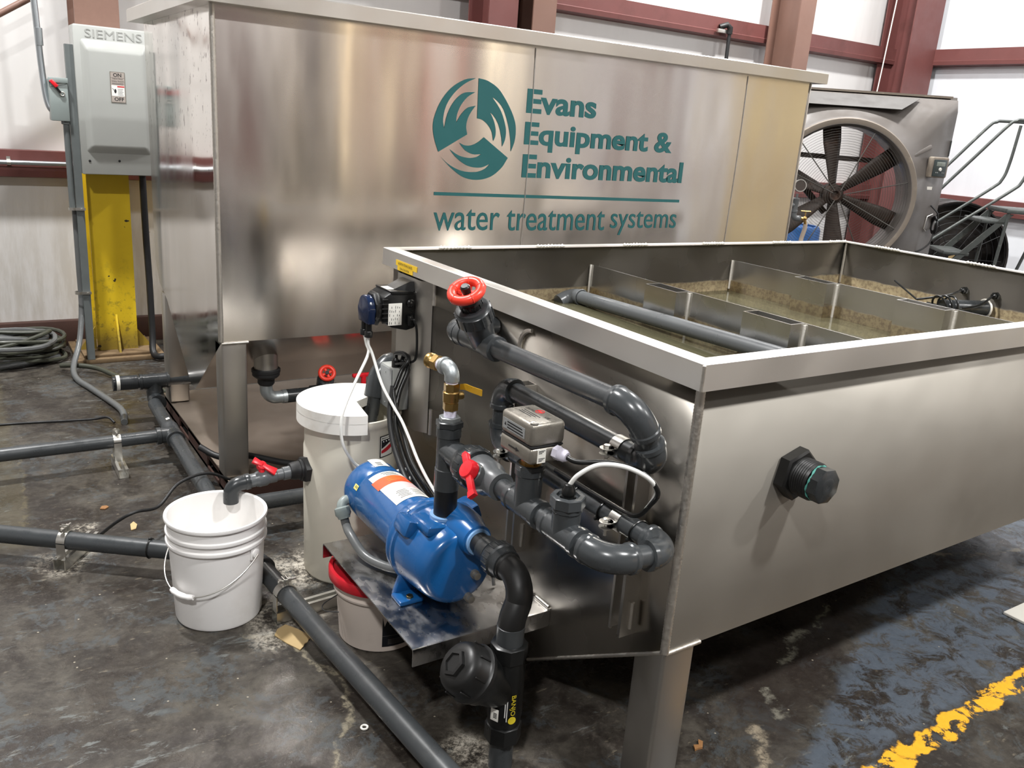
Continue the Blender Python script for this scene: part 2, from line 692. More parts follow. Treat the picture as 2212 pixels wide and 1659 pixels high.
M_ALU_BACK = alu('mill_aluminium_tall_tank', (222, 216, 210), .21, .014, (1.7, 1.7, .35), .05, back_tank_spots, .06, .9, .7)
M_ALU_LIP = alu('aluminium_angle', (208, 204, 198), .36, .01, (1, 1, 1), .06, None, .08)
M_ALU_TANK = alu('mill_aluminium_low_tank', (168, 163, 155), .27, .012, (1, 1, 1), .05, sludge, .11, 2.2)
M_ALU_RIM = alu('aluminium_rim_angle', (236, 233, 228), .42, .008, (1, 1, 1), .06, None, .08)
M_ALU_BAFFLE = alu('aluminium_baffle', (202, 200, 196), .30, .02, (1, 1, 1), .07, sludge, .10)
M_ALU_LEG = alu('aluminium_tube_leg', (184, 180, 174), .40, .01, (1, 1, 1), .06, None, .07)
M_ALU_SHELF = alu('scuffed_aluminium_shelf', (172, 170, 168), .30, .0012, (9, 5, 5), .12, None, .3)
M_WELD = simple('weld_bead', (206, 201, 193), .45, 1, .12, 60, bump=.2)
M_WELDW = simple('bright_weld', (236, 232, 224), .5, .6, .1, 90, bump=.5)
M_SKID = alu('dull_skid_metal', (158, 146, 134), .42, .03, (1, 1, 1), .1, None, .2)
M_PVC = simple('grey_pvc', (57, 60, 62), .32, 0, .07, 10, .07, dirt=(120, 118, 112), dirt_amt=.10)
M_PVC_FIT = simple('grey_pvc_fitting', (60, 63, 65), .24, 0, .05, 9, .05)
M_PVC_DARK = simple('dark_pvc', (44, 47, 49), .30, 0, .07, 9)
M_PVC_LITE = simple('light_grey_pvc', (90, 93, 95), .34, 0, .06, 9)
M_BLK = simple('black_plastic', (15, 16, 16), .34, 0, .1, 12)
M_BLKS = simple('black_satin_plastic', (19, 19, 19), .45, 0, .1, 12)
M_RUB = simple('black_rubber', (26, 26, 27), .55, 0, .1, 12)
M_REDH = simple('red_handle_plastic', (222, 32, 44), .32, 0, .05, 12)
M_REDW = simple('red_handwheel', (232, 62, 44), .34, 0, .05, 12)
M_BLUE = simple('blue_pump_enamel', (24, 88, 148), .26, 0, .08, 6, .05, coat=.4)
M_BLUEC = simple('pale_blue_collar', (128, 168, 212), .4, 0, .06, 10)
M_ZINC = simple('zinc_plated_steel', (214, 212, 206), .34, 1, .04, 12, .04)
M_GALV = simple('galvanised_iron', (172, 178, 180), .42, .75, .14, 30, bump=.15)
M_BRASS = simple('brass', (178, 148, 94), .34, 1, .12, 25)
M_GOLD = simple('yellow_lever_coating', (196, 150, 38), .35, .3, .08, 20)
M_TAPE = simple('thread_tape', (226, 222, 240), .5, 0, .05, 60, bump=.3)
M_WHITE = simple('white_bucket_plastic', (242, 240, 238), .38, 0, .03, 7, dirt=(200, 194, 184), dirt_amt=.25)
M_DRUM = simple('translucent_white_drum', (224, 219, 204), .42, 0, .03, 5, dirt=(196, 188, 168), dirt_amt=.3)
M_LID = simple('scuffed_white_lid', (240, 238, 232), .5, 0, .03, 9, dirt=(206, 198, 184), dirt_amt=.4)
M_PAIL = simple('grubby_white_pail', (206, 194, 184), .45, 0, .05, 7, dirt=(150, 138, 126), dirt_amt=.3)
M_REDLID = simple('red_pail_lid', (196, 30, 44), .35, 0, .1, 12, dirt=(110, 40, 44), dirt_amt=.6)
M_NAVY = simple('black_pail_wrap', (22, 24, 30), .35, 0, .1, 12)
M_STICKW = simple('white_label', (232, 230, 222), .45, 0, .03, 30)
M_STICKY = simple('yellow_label', (238, 196, 44), .45, 0, .04, 30)
M_STICKO = simple('orange_label', (240, 92, 50), .45, 0, .04, 30)
M_STICKP = simple('pale_pink_label', (222, 196, 196), .45, 0, .04, 60)
M_STICKLY = simple('pale_yellow_label', (232, 220, 130), .45, 0, .04, 30)
M_INK = simple('black_ink', (30, 30, 32), .5, 0, .05, 30)
M_INKR = simple('red_ink', (196, 50, 50), .5, 0, .05, 30)
M_INKW = simple('white_ink', (230, 230, 226), .5, 0, .05, 30)
M_INKY = simple('yellow_ink', (236, 214, 50), .5, 0, .05, 30)
M_TEAL = simple('teal_vinyl_lettering', (34, 98, 100), .42, 0, .04, 10)
M_GREYBOX = simple('grey_enclosure_paint', (170, 172, 168), .36, 0, .04, 6)
M_GREYSW = simple('grey_switch_paint', (146, 156, 154), .4, 0, .05, 8)
M_STRUTG = simple('green_grey_strut', (112, 118, 118), .45, .3, .1, 12)
M_EMT = simple('bright_conduit', (180, 186, 190), .34, .9, .02, 6, .02)
M_FLOWBOX = simple('cast_alloy_case', (150, 145, 136), .40, .7, .06, 60, bump=.12)
M_JBOX = simple('grey_junction_box', (140, 142, 142), .5, 0, .06, 80, bump=.2)
M_TUBEW = simple('white_tubing', (226, 226, 222), .35, 0, .03, 12)
M_GLANDW = simple('white_cable_gland', (226, 222, 238), .35, 0, .03, 12)
M_COOLER = simple('taupe_moulded_plastic', (98, 93, 89), .38, 0, .05, 4, dirt=(80, 75, 71), dirt_amt=.35)
M_COOLER2 = simple('dusty_cooler_ring', (122, 112, 101), .6, 0, .12, 9, dirt=(190, 178, 156), dirt_amt=.4)
M_BLADE = simple('rusty_brown_blade', (58, 48, 42), .6, 0, .25, 12, dirt=(96, 64, 46), dirt_amt=.5)
M_WIRE = simple('grille_wire', (90, 88, 84), .4, .6, .1, 20)
M_RAIL = simple('worn_steel_rail', (84, 88, 86), .45, .4, .15, 25, dirt=(150, 154, 146), dirt_amt=.3)
M_BDRUM = simple('black_fan_drum', (44, 40, 38), .45, 0, .2, 9)
M_BLUEDRUM = simple('blue_drum_plastic', (40, 84, 138), .4, 0, .08, 9)
M_HOSE = simple('dark_green_hose', (64, 66, 56), .42, 0, .14, 30)
M_HOSEG = simple('grey_liquidtight', (96, 98, 98), .36, 0, .06, 30)
M_CARD = simple('tan_paper', (190, 164, 118), .7, 0, .06, 20)
M_LEAF = simple('dry_leaf', (140, 100, 60), .7, 0, .15, 40)
M_TANPANEL = simple('tan_reflection_panel', (206, 190, 152), .45, 0, .05, 3)
M_BOARD = simple('white_board_edge', (222, 218, 208), .5, 0, .03, 20)
M_TEALS = simple('teal_thread_sealant', (86, 160, 148), .5, 0, .1, 40)


def water_material():
    t = Nt('murky_water')
    p = t.geo()
    t.set(Base_Color=t.mix(t.noise(p, 2.2, 4), lin((88, 85, 64)), lin((112, 108, 86))), Roughness=.03, IOR=1.33)
    t.set(Transmission_Weight=.35)
    t.bump(t.noise(p, 9, 3), .12, .004)
    return t.mat


M_WATER = water_material()

# ------------------------------------------------------------------ the hall
XL, XR, YF, YB, ZC = -6.5, 7.6, -8.0, 4.9, 6.2
b = MB(); b.lohi((XL, YF, -.12), (XR, YB, 0)); struct(b.build('floor', M_FLOOR))
b = MB(); b.lohi((XL, YB, 0), (XR, YB + .1, ZC)); struct(b.build('wall_back', M_WALL))
b = MB(); b.lohi((XR, YF, 0), (XR + .1, YB + .1, ZC)); struct(b.build('wall_right', M_WALLR))
b = MB(); b.lohi((XL - .1, YF, 0), (XL, YB + .1, ZC)); struct(b.build('wall_left', M_WALLD))
b = MB(); b.lohi((XL - .1, YF - .1, 0), (XR + .1, YF, ZC)); struct(b.build('wall_front', M_WALLD))
b = MB(); b.lohi((XL - .1, YF - .1, ZC), (XR + .1, YB + .1, ZC + .1)); struct(b.build('ceiling', M_CEIL))
b = MB(); b.lohi((XL, YB - .055, 0), (XR, YB, .165), .004); struct(b.build('baseboard_back', M_BASE))


def girt(a, bb, name, mat):
    """a lipped Z girt: web, flange toward the room and returned lip"""
    a, bb = V(a), V(bb)
    d = (bb - a).normalized()
    inn = V((-d.y, d.x, 0))
    if inn.dot(V((1, -2, 0)) - (a + bb) / 2) < 0:
        inn = -inn
    up = V((0, 0, 1))
    prof = [(0, 0), (.006, 0), (.10, .012), (.105, .05), (.10, .055), (.10, .15), (.10, .165), (0, .165)]
    m = MB()
    m.prism([a + inn * u + up * w for u, w in prof], bb - a)
    return struct(m.build(name, mat))


girt((XL, YB, 1.055), (XR, YB, 1.055), 'trim_1', M_RED)
girt((XL, YB, 2.45), (XR, YB, 2.45), 'trim_2', M_RED)
girt((XR, YB, 1.03), (XR, YF, 1.03), 'trim_3', M_RED)
girt((XR, YB, 2.46), (XR, YF, 2.46), 'trim_4', M_RED)
girt((XL, YF, 2.45), (XR, YF, 2.45), 'trim_5', M_RED)
girt((XL, YB, 3.9), (XR, YB, 3.9), 'trim_6', M_RED)
# added tan slatted panel, out of view, for the tall tank to reflect
b = MB()
for k in range(24):
    b.lohi((XR - .05, -3.05, .02 + k * .15), (XR - .01, -.5, .02 + k * .15 + .147), .006)
struct(b.build('added_tan_panel', M_TANPANEL))


def hbeam(m, x, y, w, d, z0, z1, tf=.012, tw=.009, ax='y'):
    """H column; flanges face -y and +y when ax == 'y'"""
    if ax == 'y':
        m.lohi((x - w / 2, y, z0), (x + w / 2, y + tf, z1))
        m.lohi((x - w / 2, y + d - tf, z0), (x + w / 2, y + d, z1))
        m.lohi((x - tw / 2, y + tf, z0), (x + tw / 2, y + d - tf, z1))
    else:
        m.lohi((x, y - w / 2, z0), (x + tf, y + w / 2, z1))
        m.lohi((x + d - tf, y - w / 2, z0), (x + d, y + w / 2, z1))
        m.lohi((x + tf, y - tw / 2, z0), (x + d - tf, y + tw / 2, z1))


# added glowing strips behind the camera that streak the tall tank's reflection
for k, (x_, w_, c_, e_) in enumerate(((4.35, .30, (255, 226, 176), 3.0), (5.62, .16, (255, 150, 120), 2.2), (6.95, .34, (255, 238, 206), 3.2))):
    tt_ = Nt('added_glow_strip')
    tt_.set(Base_Color=lin((230, 226, 214)), Roughness=.5, Emission_Color=lin(c_), Emission_Strength=e_)
    b = MB(); b.lohi((x_ - w_ / 2, YF, 1.0), (x_ + w_ / 2, YF + .03, 4.2)); struct(b.build('added_glow_panel_%d' % (k + 1), tt_.mat))
# added dark panel behind the camera, for a dark band in the reflection
b = MB(); b.lohi((3.15, YF, .01), (3.95, YF + .05, 2.3), .01); struct(b.build('added_dark_panel', M_PVC_DARK))


def plain_column(x, y, w, d, mat, label, ax='y', group=None):
    r = thing('steel_column', label, 'column', (x, y + d / 2 if ax == 'y' else y, 0), group)
    m = MB(); hbeam(m, x, y, w, d, .02, ZC - .02, ax=ax); m.build('column_shaft', mat, r)
    m = MB(); m.lohi((x - w * .7, y - .05, 0), (x + w * .7, y + d + .04, .02)); m.build('base_plate', M_PLATE, r)
    return r


plain_column(2.20, 4.45, .24, .30, M_RED, 'maroon steel column rising behind the tall tank rim, left of its brown neighbour')
plain_column(2.52, 4.40, .20, .36, M_BROWN, 'brown steel column rising behind the middle of the tall tank rim')
plain_column(5.36, 4.42, .20, .34, M_BROWN, 'brown steel column behind the right end of the tall tank')
plain_column(7.28, 4.50, .46, .34, M_RED, 'wide maroon corner column above the large cooler fan')

plain_column(2.55, YF + .02, .35, .30, M_RED, 'added maroon steel column against the wall behind the camera, left of its twin')  # unseen columns, added so the polished tank has uprights to mirror
plain_column(5.15, YF + .02, .30, .30, M_RED, 'added maroon steel column against the wall behind the camera, right of its twin')
plain_column(XR - .36, -4.4, .30, .34, M_BROWN, 'added brown steel column on the right wall beside the added tan panel', 'x')  # also added out of view, for reflections only

# painted column on the left, with plate and gussets
r = thing('steel_column', 'yellow and brown steel column with gusseted base plate behind the grey panel', 'column', (-.45, 4.7, 0))
m = MB(); hbeam(m, -.452, 4.50, .232, .30, .045, ZC - .02); m.build('column_shaft', M_COLUMN, r)
m = MB(); m.lohi((-.70, 4.36, 0), (-.20, 4.86, .028), .003); m.lohi((-.66, 4.40, .028), (-.24, 4.82, .045), .003); m.build('base_plate', M_PLATE, r)
for pts, vec in (([(-.568, 4.55, .045), (-.665, 4.55, .045), (-.568, 4.55, .19)], (0, .012, 0)),
                 ([(-.336, 4.55, .045), (-.245, 4.55, .045), (-.336, 4.55, .17)], (0, .012, 0)),
                 ([(-.458, 4.50, .045), (-.458, 4.415, .045), (-.458, 4.50, .27)], (.012, 0, 0))):
    m = MB(); m.prism(pts, vec); m.build('gusset', M_COLUMN, r)

# ------------------------------------------------------------------ low tank in front
ZR = 1.127
TX0, TX1, TY0, TY1 = .03, 2.508, .03, 1.54


def tank_section(x):
    zb = .421 + .0195 * (x - .03)
    zk = .081 + .004 * (x - .03)
    return [(x, TY0, ZR - .003), (x, TY0, zb), (x, .555, zk), (x, 1.015, zk), (x, TY1, zb), (x, TY1, ZR - .003)]


tank = thing('settling_tank', 'low open aluminium tank with the pump shelf, holding murky water, in the foreground', 'tank', (1.27, .785, 0))
m = MB()
A, Bq = tank_section(TX0), tank_section(TX1)
va = [m.bm.verts.new(p) for p in A]
vb = [m.bm.verts.new(p) for p in Bq]
for k in range(5):
    m.bm.faces.new((va[k], va[k + 1], vb[k + 1], vb[k]))
m.bm.faces.new(va)
m.bm.faces.new(list(reversed(vb)))
shell = m.build('shell', M_ALU_TANK, tank, recalc=True)
# make sure normals look outward, then give the sheet its thickness inward
_c = V((1.27, .785, .7)) - OFF[tank.name]
_f = max(shell.data.polygons, key=lambda f: f.area)
if _f.normal.dot(_f.center - _c) < 0:
    shell.data.flip_normals()
md = shell.modifiers.new('sheet', 'SOLIDIFY')
md.thickness = .005
md.offset = -1


def rim_sweep(m, x0, x1, y0, y1, prof, cyc=True):
    """mitred angle all round a rectangle; profile (inward, z)"""
    rows = []
    for (cx, cy, sx, sy) in ((x0, y0, 1, 1), (x1, y0, -1, 1), (x1, y1, -1, -1), (x0, y1, 1, -1)):
        rows.append([m.bm.verts.new((cx + sx * u, cy + sy * u, z)) for u, z in prof])
    n = len(prof)
    for i in range(4):
        a, b = rows[i], rows[(i + 1) % 4]
        for k in range(n):
            m.bm.faces.new((a[k], b[k], b[(k + 1) % n], a[(k + 1) % n]))


m = MB()
rim_sweep(m, 0, 2.538, 0, 1.57, [(0, ZR - .0585), (.0012, ZR - .0015), (.004, ZR), (.044, ZR), (.045, ZR - .005), (.0065, ZR - .0065), (.0055, ZR - .0585)])
rim = m.build('rim', M_ALU_RIM, tank)
# stitch welds along the inner lip of the rim
m_pts = []
for x in (.20, .62, 1.05, 1.5, 1.95, 2.36):
    m_pts.append(((x, 1.525, ZR + .001), (x + .13, 1.525, ZR + .001)))
for y in (1.36, .90, .42):
    m_pts.append(((2.492, y, ZR + .001), (2.492, y - .13, ZR + .001)))
for a, bb in m_pts:
    m = MB()
    a, bb = V(a), V(bb)
    pts = [a.lerp(bb, k / 26) + V((0, 0, .0012 * math.sin(k * 2.4))) for k in range(27)]
    m.tube(pts, [.0055 + .0022 * math.sin(k * 1.9) for k in range(27)], 8)
    m.build('weld_bead', M_WELDW, tank)


def bead(a, bb, r, parent, n=40, mat=None):
    a, bb = V(a), V(bb)
    m = MB()
    pts = [a.lerp(bb, k / n) for k in range(n + 1)]
    m.tube(pts, [r * (1 + .035 * (1 if k % 2 else -1)) for k in range(n + 1)], 10)
    return m.build('weld_bead', mat or M_WELD, parent)


bead((TX0 + .001, TY0 + .001, .424), (TX0 + .001, TY0 + .001, 1.066), .0105, tank, 170)
bead((.03, .555, .0815), (.03, .04, .419), .005, tank, 60)
bead((.032, .029, .4215), (.142, .029, .4235), .0055, tank, 24)
bead((TX0 - .002, 1.225, 1.06), (TX0 - .002, 1.225, .99), .007, tank, 14)
bead((TX0 - .002, 1.215, .64), (TX0 - .002, 1.215, .55), .007, tank, 16)
bead((2.50, 1.53, .92), (2.50, 1.53, 1.118), .006, tank, 30)
bead((.03, .478, .243), (.03, .478, .296), .007, tank, 10)
bead((.03, .478, .296), (.03, .54, .296), .006, tank, 10)
bead((-.002, 0, ZR - .057), (-.002, 0, ZR - .002), .004, tank, 12)
m = MB()
pts = [V((TX0 - .002, .66 + .055 * math.sin(a), .985 + .055 * math.cos(a))) for a in [k * .11 for k in range(22)]]
m.tube(pts, [.006 * (1 + .2 * (k % 2)) for k in range(22)], 8)
m.build('weld_bead', M_WELD, tank)

# legs: square tube
for x, y in ((.03, .03), (2.408, .03), (.03, 1.44), (2.408, 1.44)):
    m = MB()
    top = .421 + .0195 * (x - .03)
    near = y < .5
    za = top if near else top - .0647
    zb = top - .0647 if near else top
    p = [(x, y, 0), (x + .1, y, 0), (x + .1, y + .1, 0), (x, y + .1, 0)]
    q = [(x, y, za), (x + .1, y, za + .002), (x + .1, y + .1, zb + .002), (x, y + .1, zb)]
    a = [m.bm.verts.new(v) for v in p]
    c = [m.bm.verts.new(v) for v in q]
    m.bm.faces.new(a); m.bm.faces.new(c)
    for k in range(4):
        m.bm.faces.new((a[k], a[(k + 1) % 4], c[(k + 1) % 4], c[k]))
    vert = [e for e in m.bm.edges if abs(e.verts[0].co.z - e.verts[1].co.z) > .2]
    bmesh.ops.bevel(m.bm, geom=vert, offset=.009, segments=3, profile=.5, affect='EDGES')
    m.build('leg', M_ALU_LEG, tank)

# two baffles with open square channels
for bx in (.90, 1.71):
    m = MB()
    m.prism([(bx, TY0 + .006, 1.05), (bx, TY0 + .006, .455), (bx, .56, .11), (bx, 1.01, .11), (bx, TY1 - .006, .455), (bx, TY1 - .006, 1.05)], (.005, 0, 0))
    bf = m.build('baffle', M_ALU_BAFFLE, tank)
    for y0, y1 in ((.967, 1.13), (.468, .66)):
        m = MB()
        m.lohi((bx - .064, y0, .62), (bx - .059, y1, 1.05))
        m.lohi((bx - .059, y0, .62), (bx, y0 + .005, 1.05))
        m.lohi((bx - .059, y1 - .005, .62), (bx, y1, 1.05))
        m.build('overflow_channel', M_ALU_BAFFLE, bf)
        bead((bx - .003, y0 - .002, .80), (bx - .003, y0 - .002, 1.045), .006, bf, 26, M_WELDW)
    bead((bx - .003, TY1 - .008, .92), (bx - .003, TY1 - .008, 1.05), .005, bf, 16, M_WELDW)

# pump shelf: folded plate
m = MB()
pr = [(.474, .243), (.4695, .2475), (.4695, .287), (.4705, .2915), (.474, .293), (1.092, .293), (1.0955, .2915), (1.0965, .287), (1.0965, .243), (1.0925, .243), (1.0925, .287), (1.091, .2885), (.475, .2885), (.4735, .287), (.4735, .243)]
pr = [(.4695, .243), (.4695, .2860), (.4713, .2912), (.4765, .293), (1.0895, .293), (1.0947, .2912), (1.0965, .2860), (1.0965, .243), (1.0925, .243), (1.0925, .286), (1.0895, .2890), (.4765, .2890), (.4735, .286), (.4735, .243)]
m.prism([(-.390, y, z) for y, z in pr], (.4195, 0, 0))
m.build('pump_shelf', M_ALU_SHELF, tank)

# bent mounting plate for the dosing pump
m = MB()
pl = [(.029, 1.238), (.0, 1.282), (.0, 1.442), (.029, 1.478), (.029, 1.470), (.004, 1.439), (.004, 1.285), (.029, 1.248)]
m.prism([(x, y, .546) for x, y in pl], (0, 0, .516))
m.build('mounting_plate', M_ALU_LEG, tank)

# two upright channels that carry the pipes
for y, z0, z1 in ((.642, .405, .900), (.166, .415, .875)):
    m = MB()
    pf = [(.03, y - .0205), (-.010, y - .0205), (-.010, y - .013), (-.004, y - .013), (-.004, y - .018), (.027, y - .018),
          (.027, y + .018), (-.004, y + .018), (-.004, y + .013), (-.010, y + .013), (-.010, y + .0205), (.03, y + .0205)]
    m.prism([(x, yy, z0) for x, yy in pf], (0, 0, z1 - z0))
    m.build('strut_rail', M_ALU_LIP, tank)
    m = MB()
    m.prism([(.03, y - .024, z0 - .0), (-.016, y - .024, z0), (-.016, y - .029, z0), (.03, y - .029, z0)], (0, 0, (z1 - z0) * .62))
    m.build('angle_bracket', M_ALU_LIP, tank)
    bead((.012, y - .031, z0 + .02), (.012, y - .031, z0 + .09), .006, tank, 14)
# yellow label on the rim
m = MB(); m.lohi((-.0012, 1.300, 1.0842), (-.0004, 1.458, 1.1022)); m.lohi((-.0012, 1.330, 1.0690), (-.0004, 1.445, 1.0845))
lb = m.build('label', M_STICKY, tank, label='yellow printed label')
m = MB()
m.text('NORTH TEXAS SALES', (-.0014, 1.438, 1.0885), (0, -1, 0), (0, 0, 1), .105, .0085)
m.text('EVA-CW-0764', (-.0014, 1.424, 1.0730), (0, -1, 0), (0, 0, 1), .068, .0078)
m.build('printing', M_INK, lb)

# water, three cells between end wall and baffles
for x0, x1, lab in ((TX0 + .006, .897, 'murky green water in the cell nearest the pump shelf'), (.908, 1.707, 'murky water in the middle cell of the low tank'),
                    (1.718, TX1 - .006, 'murky water in the far cell of the low tank')):
    m = MB()
    zt = .912
    m.prism([(x0, TY0 + .006, zt), (x0, TY0 + .006, .462), (x0, .565, .125), (x0, 1.005, .125), (x0, TY1 - .006, .462), (x0, TY1 - .006, zt)], (x1 - x0, 0, 0))
    tag(m.build('water', M_WATER, loc=((x0 + x1) / 2, .785, .5)), lab, 'water', None, 'stuff')

# skimmer pipe floating along the first cell
sk = thing('skimmer_pipe', 'grey slotted pipe lying along the first cell of the low tank', 'pipe', (.79, .8, .93))
m = MB(); m.cyl((.79, 1.475, .938), (.79, .05, .972), .0262, seg=28); m.build('pipe', M_PVC_LITE, sk)
m = MB()
pts = [(.79, 1.44, .9385)] + [tuple(p) for p in arc_elbow((.79, 1.50, .938), (0, 1, 0), (-.86, 0, -.38), .045)] + [(.728, 1.50, .9105)]
m.tube(pts, [.031] * 2 + [.030] * (len(pts) - 2), 24); m.torus((.79, 1.44, .939), (0, 1, 0), .0295, .003); m.build('elbow', M_PVC_LITE, sk)

# cable glands and sensor leads on the far end wall
cs = thing('float_switch_set', 'black cable glands and looped leads on the far inner wall of the low tank', 'sensor', (2.49, .80, .97))
for y, z in ((.885, 1.005), (.745, 1.008)):
    m = MB(); m.hexn((2.503, y, z), (2.488, y, z), .017, 6); m.lathe((2.488, y, z), (-1, 0, 0), [(0, .012), (.014, .012), (.02, .007)], 16); m.build('cable_gland', M_BLK, cs)
m = MB(); m.tube(spline([(2.47, .885, 1.005), (2.40, .90, .985), (2.33, .95, .965), (2.30, .98, .955)], 6), .005, 8); m.build('cable', M_BLK, cs)
m = MB(); m.tube(spline([(2.47, .745, 1.008), (2.41, .76, .97), (2.34, .83, .945), (2.30, .93, .95)], 6), .005, 8); m.build('cable', M_BLK, cs)
m = MB(); m.cyl((2.503, .78, .945), (2.30, .86, .945), .034, seg=24); m.build('outlet_pipe', M_PVC_DARK, cs)
m = MB(); m.torus((2.50, .782, .945), (1, -.3, 0), .038, .005, 30, 8); m.build('weld_bead', M_WELDW, cs)
m = MB()
for k in range(3):
    m.torus((2.34 - .025 * k, .845 + .01 * k, .952), (1, -.3, .15 * k), .042, .0045, 30, 8)
m.build('cable_loop', M_BLK, cs)
m = MB(); m.tube(spline([(2.30, .98, .955), (2.29, 1.03, .985), (2.28, 1.09, 1.02)], 6), .004, 8); m.build('cable', M_BLK, cs)

# capped bulkhead fitting on the long side
bk = thing('bulkhead_fitting', 'black hexagonal bulkhead fitting with grey plug on the long tank side', 'fitting', (.362, .03, .826))
o = V((.367, .03, .824))
m = MB(); m.hexn(o, o + V((0, -.034, 0)), .064, 6, .006); m.build('flange_nut', M_BLKS, bk)
m = MB()
prof = [(.034, .0)]
prof = [(.034, .047)] + [(.036 + .003 * k, .047 - (.0018 if k % 2 else 0)) for k in range(13)] + [(.078, .044)]
m.lathe(o, (0, -1, 0), prof, 36); m.build('threaded_neck', M_BLKS, bk)
m = MB(); m.tube([o + V((.041 * math.cos(a), -.080 - .003 * math.sin(3 * a), .041 * math.sin(a))) for a in [k * .1745 for k in range(36)]], [.0022 + .0012 * math.sin(k * 2.1) for k in range(36)], 8, closed=True); m.build('thread_sealant', M_TEALS, bk)
m = MB(); m.hexn(o + V((0, -.078, 0)), o + V((0, -.108, 0)), .043, 8, .004); m.lathe(o, (0, -1, 0), [(.108, .022), (.109, .02), (.109, .004), (.107, 0)], 20, False); m.build('plug', M_PVC_DARK, bk)

# ------------------------------------------------------------------ tall tank behind
BX0, BX1, BY0, BY1 = -.412, 2.795, 2.152, 3.388
bt = thing('treatment_tank', 'tall aluminium hopper tank with teal lettering standing behind the low tank', 'tank', (1.19, 2.77, .09))
sec = [(BY0, 1.95), (BY0, .668), (2.624, .338), (3.158, .640), (3.308, .692), (BY1, 1.2), (BY1, 1.95)]
sec = [(BY0, 1.95), (BY0, .668), (2.624, .338), (2.70, .338), (3.158, .640), (3.308, .692), (BY1, .80), (BY1, 1.95)]
m = MB()
# front sheet is slightly quilted, so it is built as a fine grid
NX, NZ = 40, 16


def dent(x, z):
    return .0008 * math.sin(x * 4.1 + .6 * z) * math.sin(z * 2.2 + .4) + .0004 * math.sin(x * 9.3 + 1.0) * math.sin(z * 3.1)


gv = [[m.bm.verts.new((BX0 + (BX1 - BX0) * i / NX, BY0 - (dent(BX0 + (BX1 - BX0) * i / NX, .668 + 1.282 * j / NZ) * min(1, i / 3, (NX - i) / 3, j / 2, (NZ - j) / 2)), .668 + 1.282 * j / NZ)) for j in range(NZ + 1)] for i in range(NX + 1)]
for i in range(NX):
    for j in range(NZ):
        m.bm.faces.new((gv[i][j], gv[i + 1][j], gv[i + 1][j + 1], gv[i][j + 1]))
bot = [(BY0, .668)] + sec[2:]
la = [gv[0][0]] + [m.bm.verts.new((BX0, y, z)) for y, z in sec[2:]]
lb_ = [gv[NX][0]] + [m.bm.verts.new((BX1, y, z)) for y, z in sec[2:]]
m.bm.faces.new([gv[i][0] for i in range(NX, -1, -1)] + [la[1]] + [lb_[1]])
for k in range(1, len(la) - 1):
    m.bm.faces.new((la[k], la[k + 1], lb_[k + 1], lb_[k]))
m.bm.faces.new(list(reversed([gv[0][j] for j in range(NZ + 1)])) + la[1:])
m.bm.faces.new([gv[NX][j] for j in range(NZ + 1)] + list(reversed(lb_[1:])))
m.build('shell', M_ALU_BACK, bt)
m = MB()
rim_sweep(m, BX0 - .062, BX1 + .062, BY0 - .062, BY1 + .062, [(0, 1.900), (0, 1.952), (.004, 1.956), (.066, 1.956), (.066, 1.950), (.006, 1.950), (.006, 1.906), (.0615, 1.906), (.0615, 1.900)])
m.build('rim', M_ALU_LIP, bt)
bead((BX0 - .001, BY0 - .001, .672), (BX0 - .001, BY0 - .001, 1.90), .0105, bt, 160)
m = MB(); m.lohi((BX1 - .003, BY0 - .006, .69), (BX1 + .006, BY0 + .006, 1.90), .002); m.build('edge_strip', M_ALU_LIP, bt)
# upright seams of the joined sheets
for x in (.965, 2.30):
    m = MB(); m.tube([(x + .004 * math.sin(z * 5), BY0 - .0012 - dent(x, z), z) for z in [.68 + k * .0607 for k in range(21)]], .0026, 6)
    m.build('seam', M_ALU_LIP, bt)
for x, y in ((BX0, BY0), (BX1 - .1, BY0), (BX0, 3.20), (BX1 - .1, 3.20)):
    m = MB()
    top = .664 if y < 3 else .652
    m.lohi((x, y, .0895), (x + .1, y + .1, top), .009, 3)
    m.build('leg', M_ALU_LEG, bt)
bead((BX0, BY0 - .002, .664), (BX0 + .105, BY0 - .002, .664), .006, bt, 20)
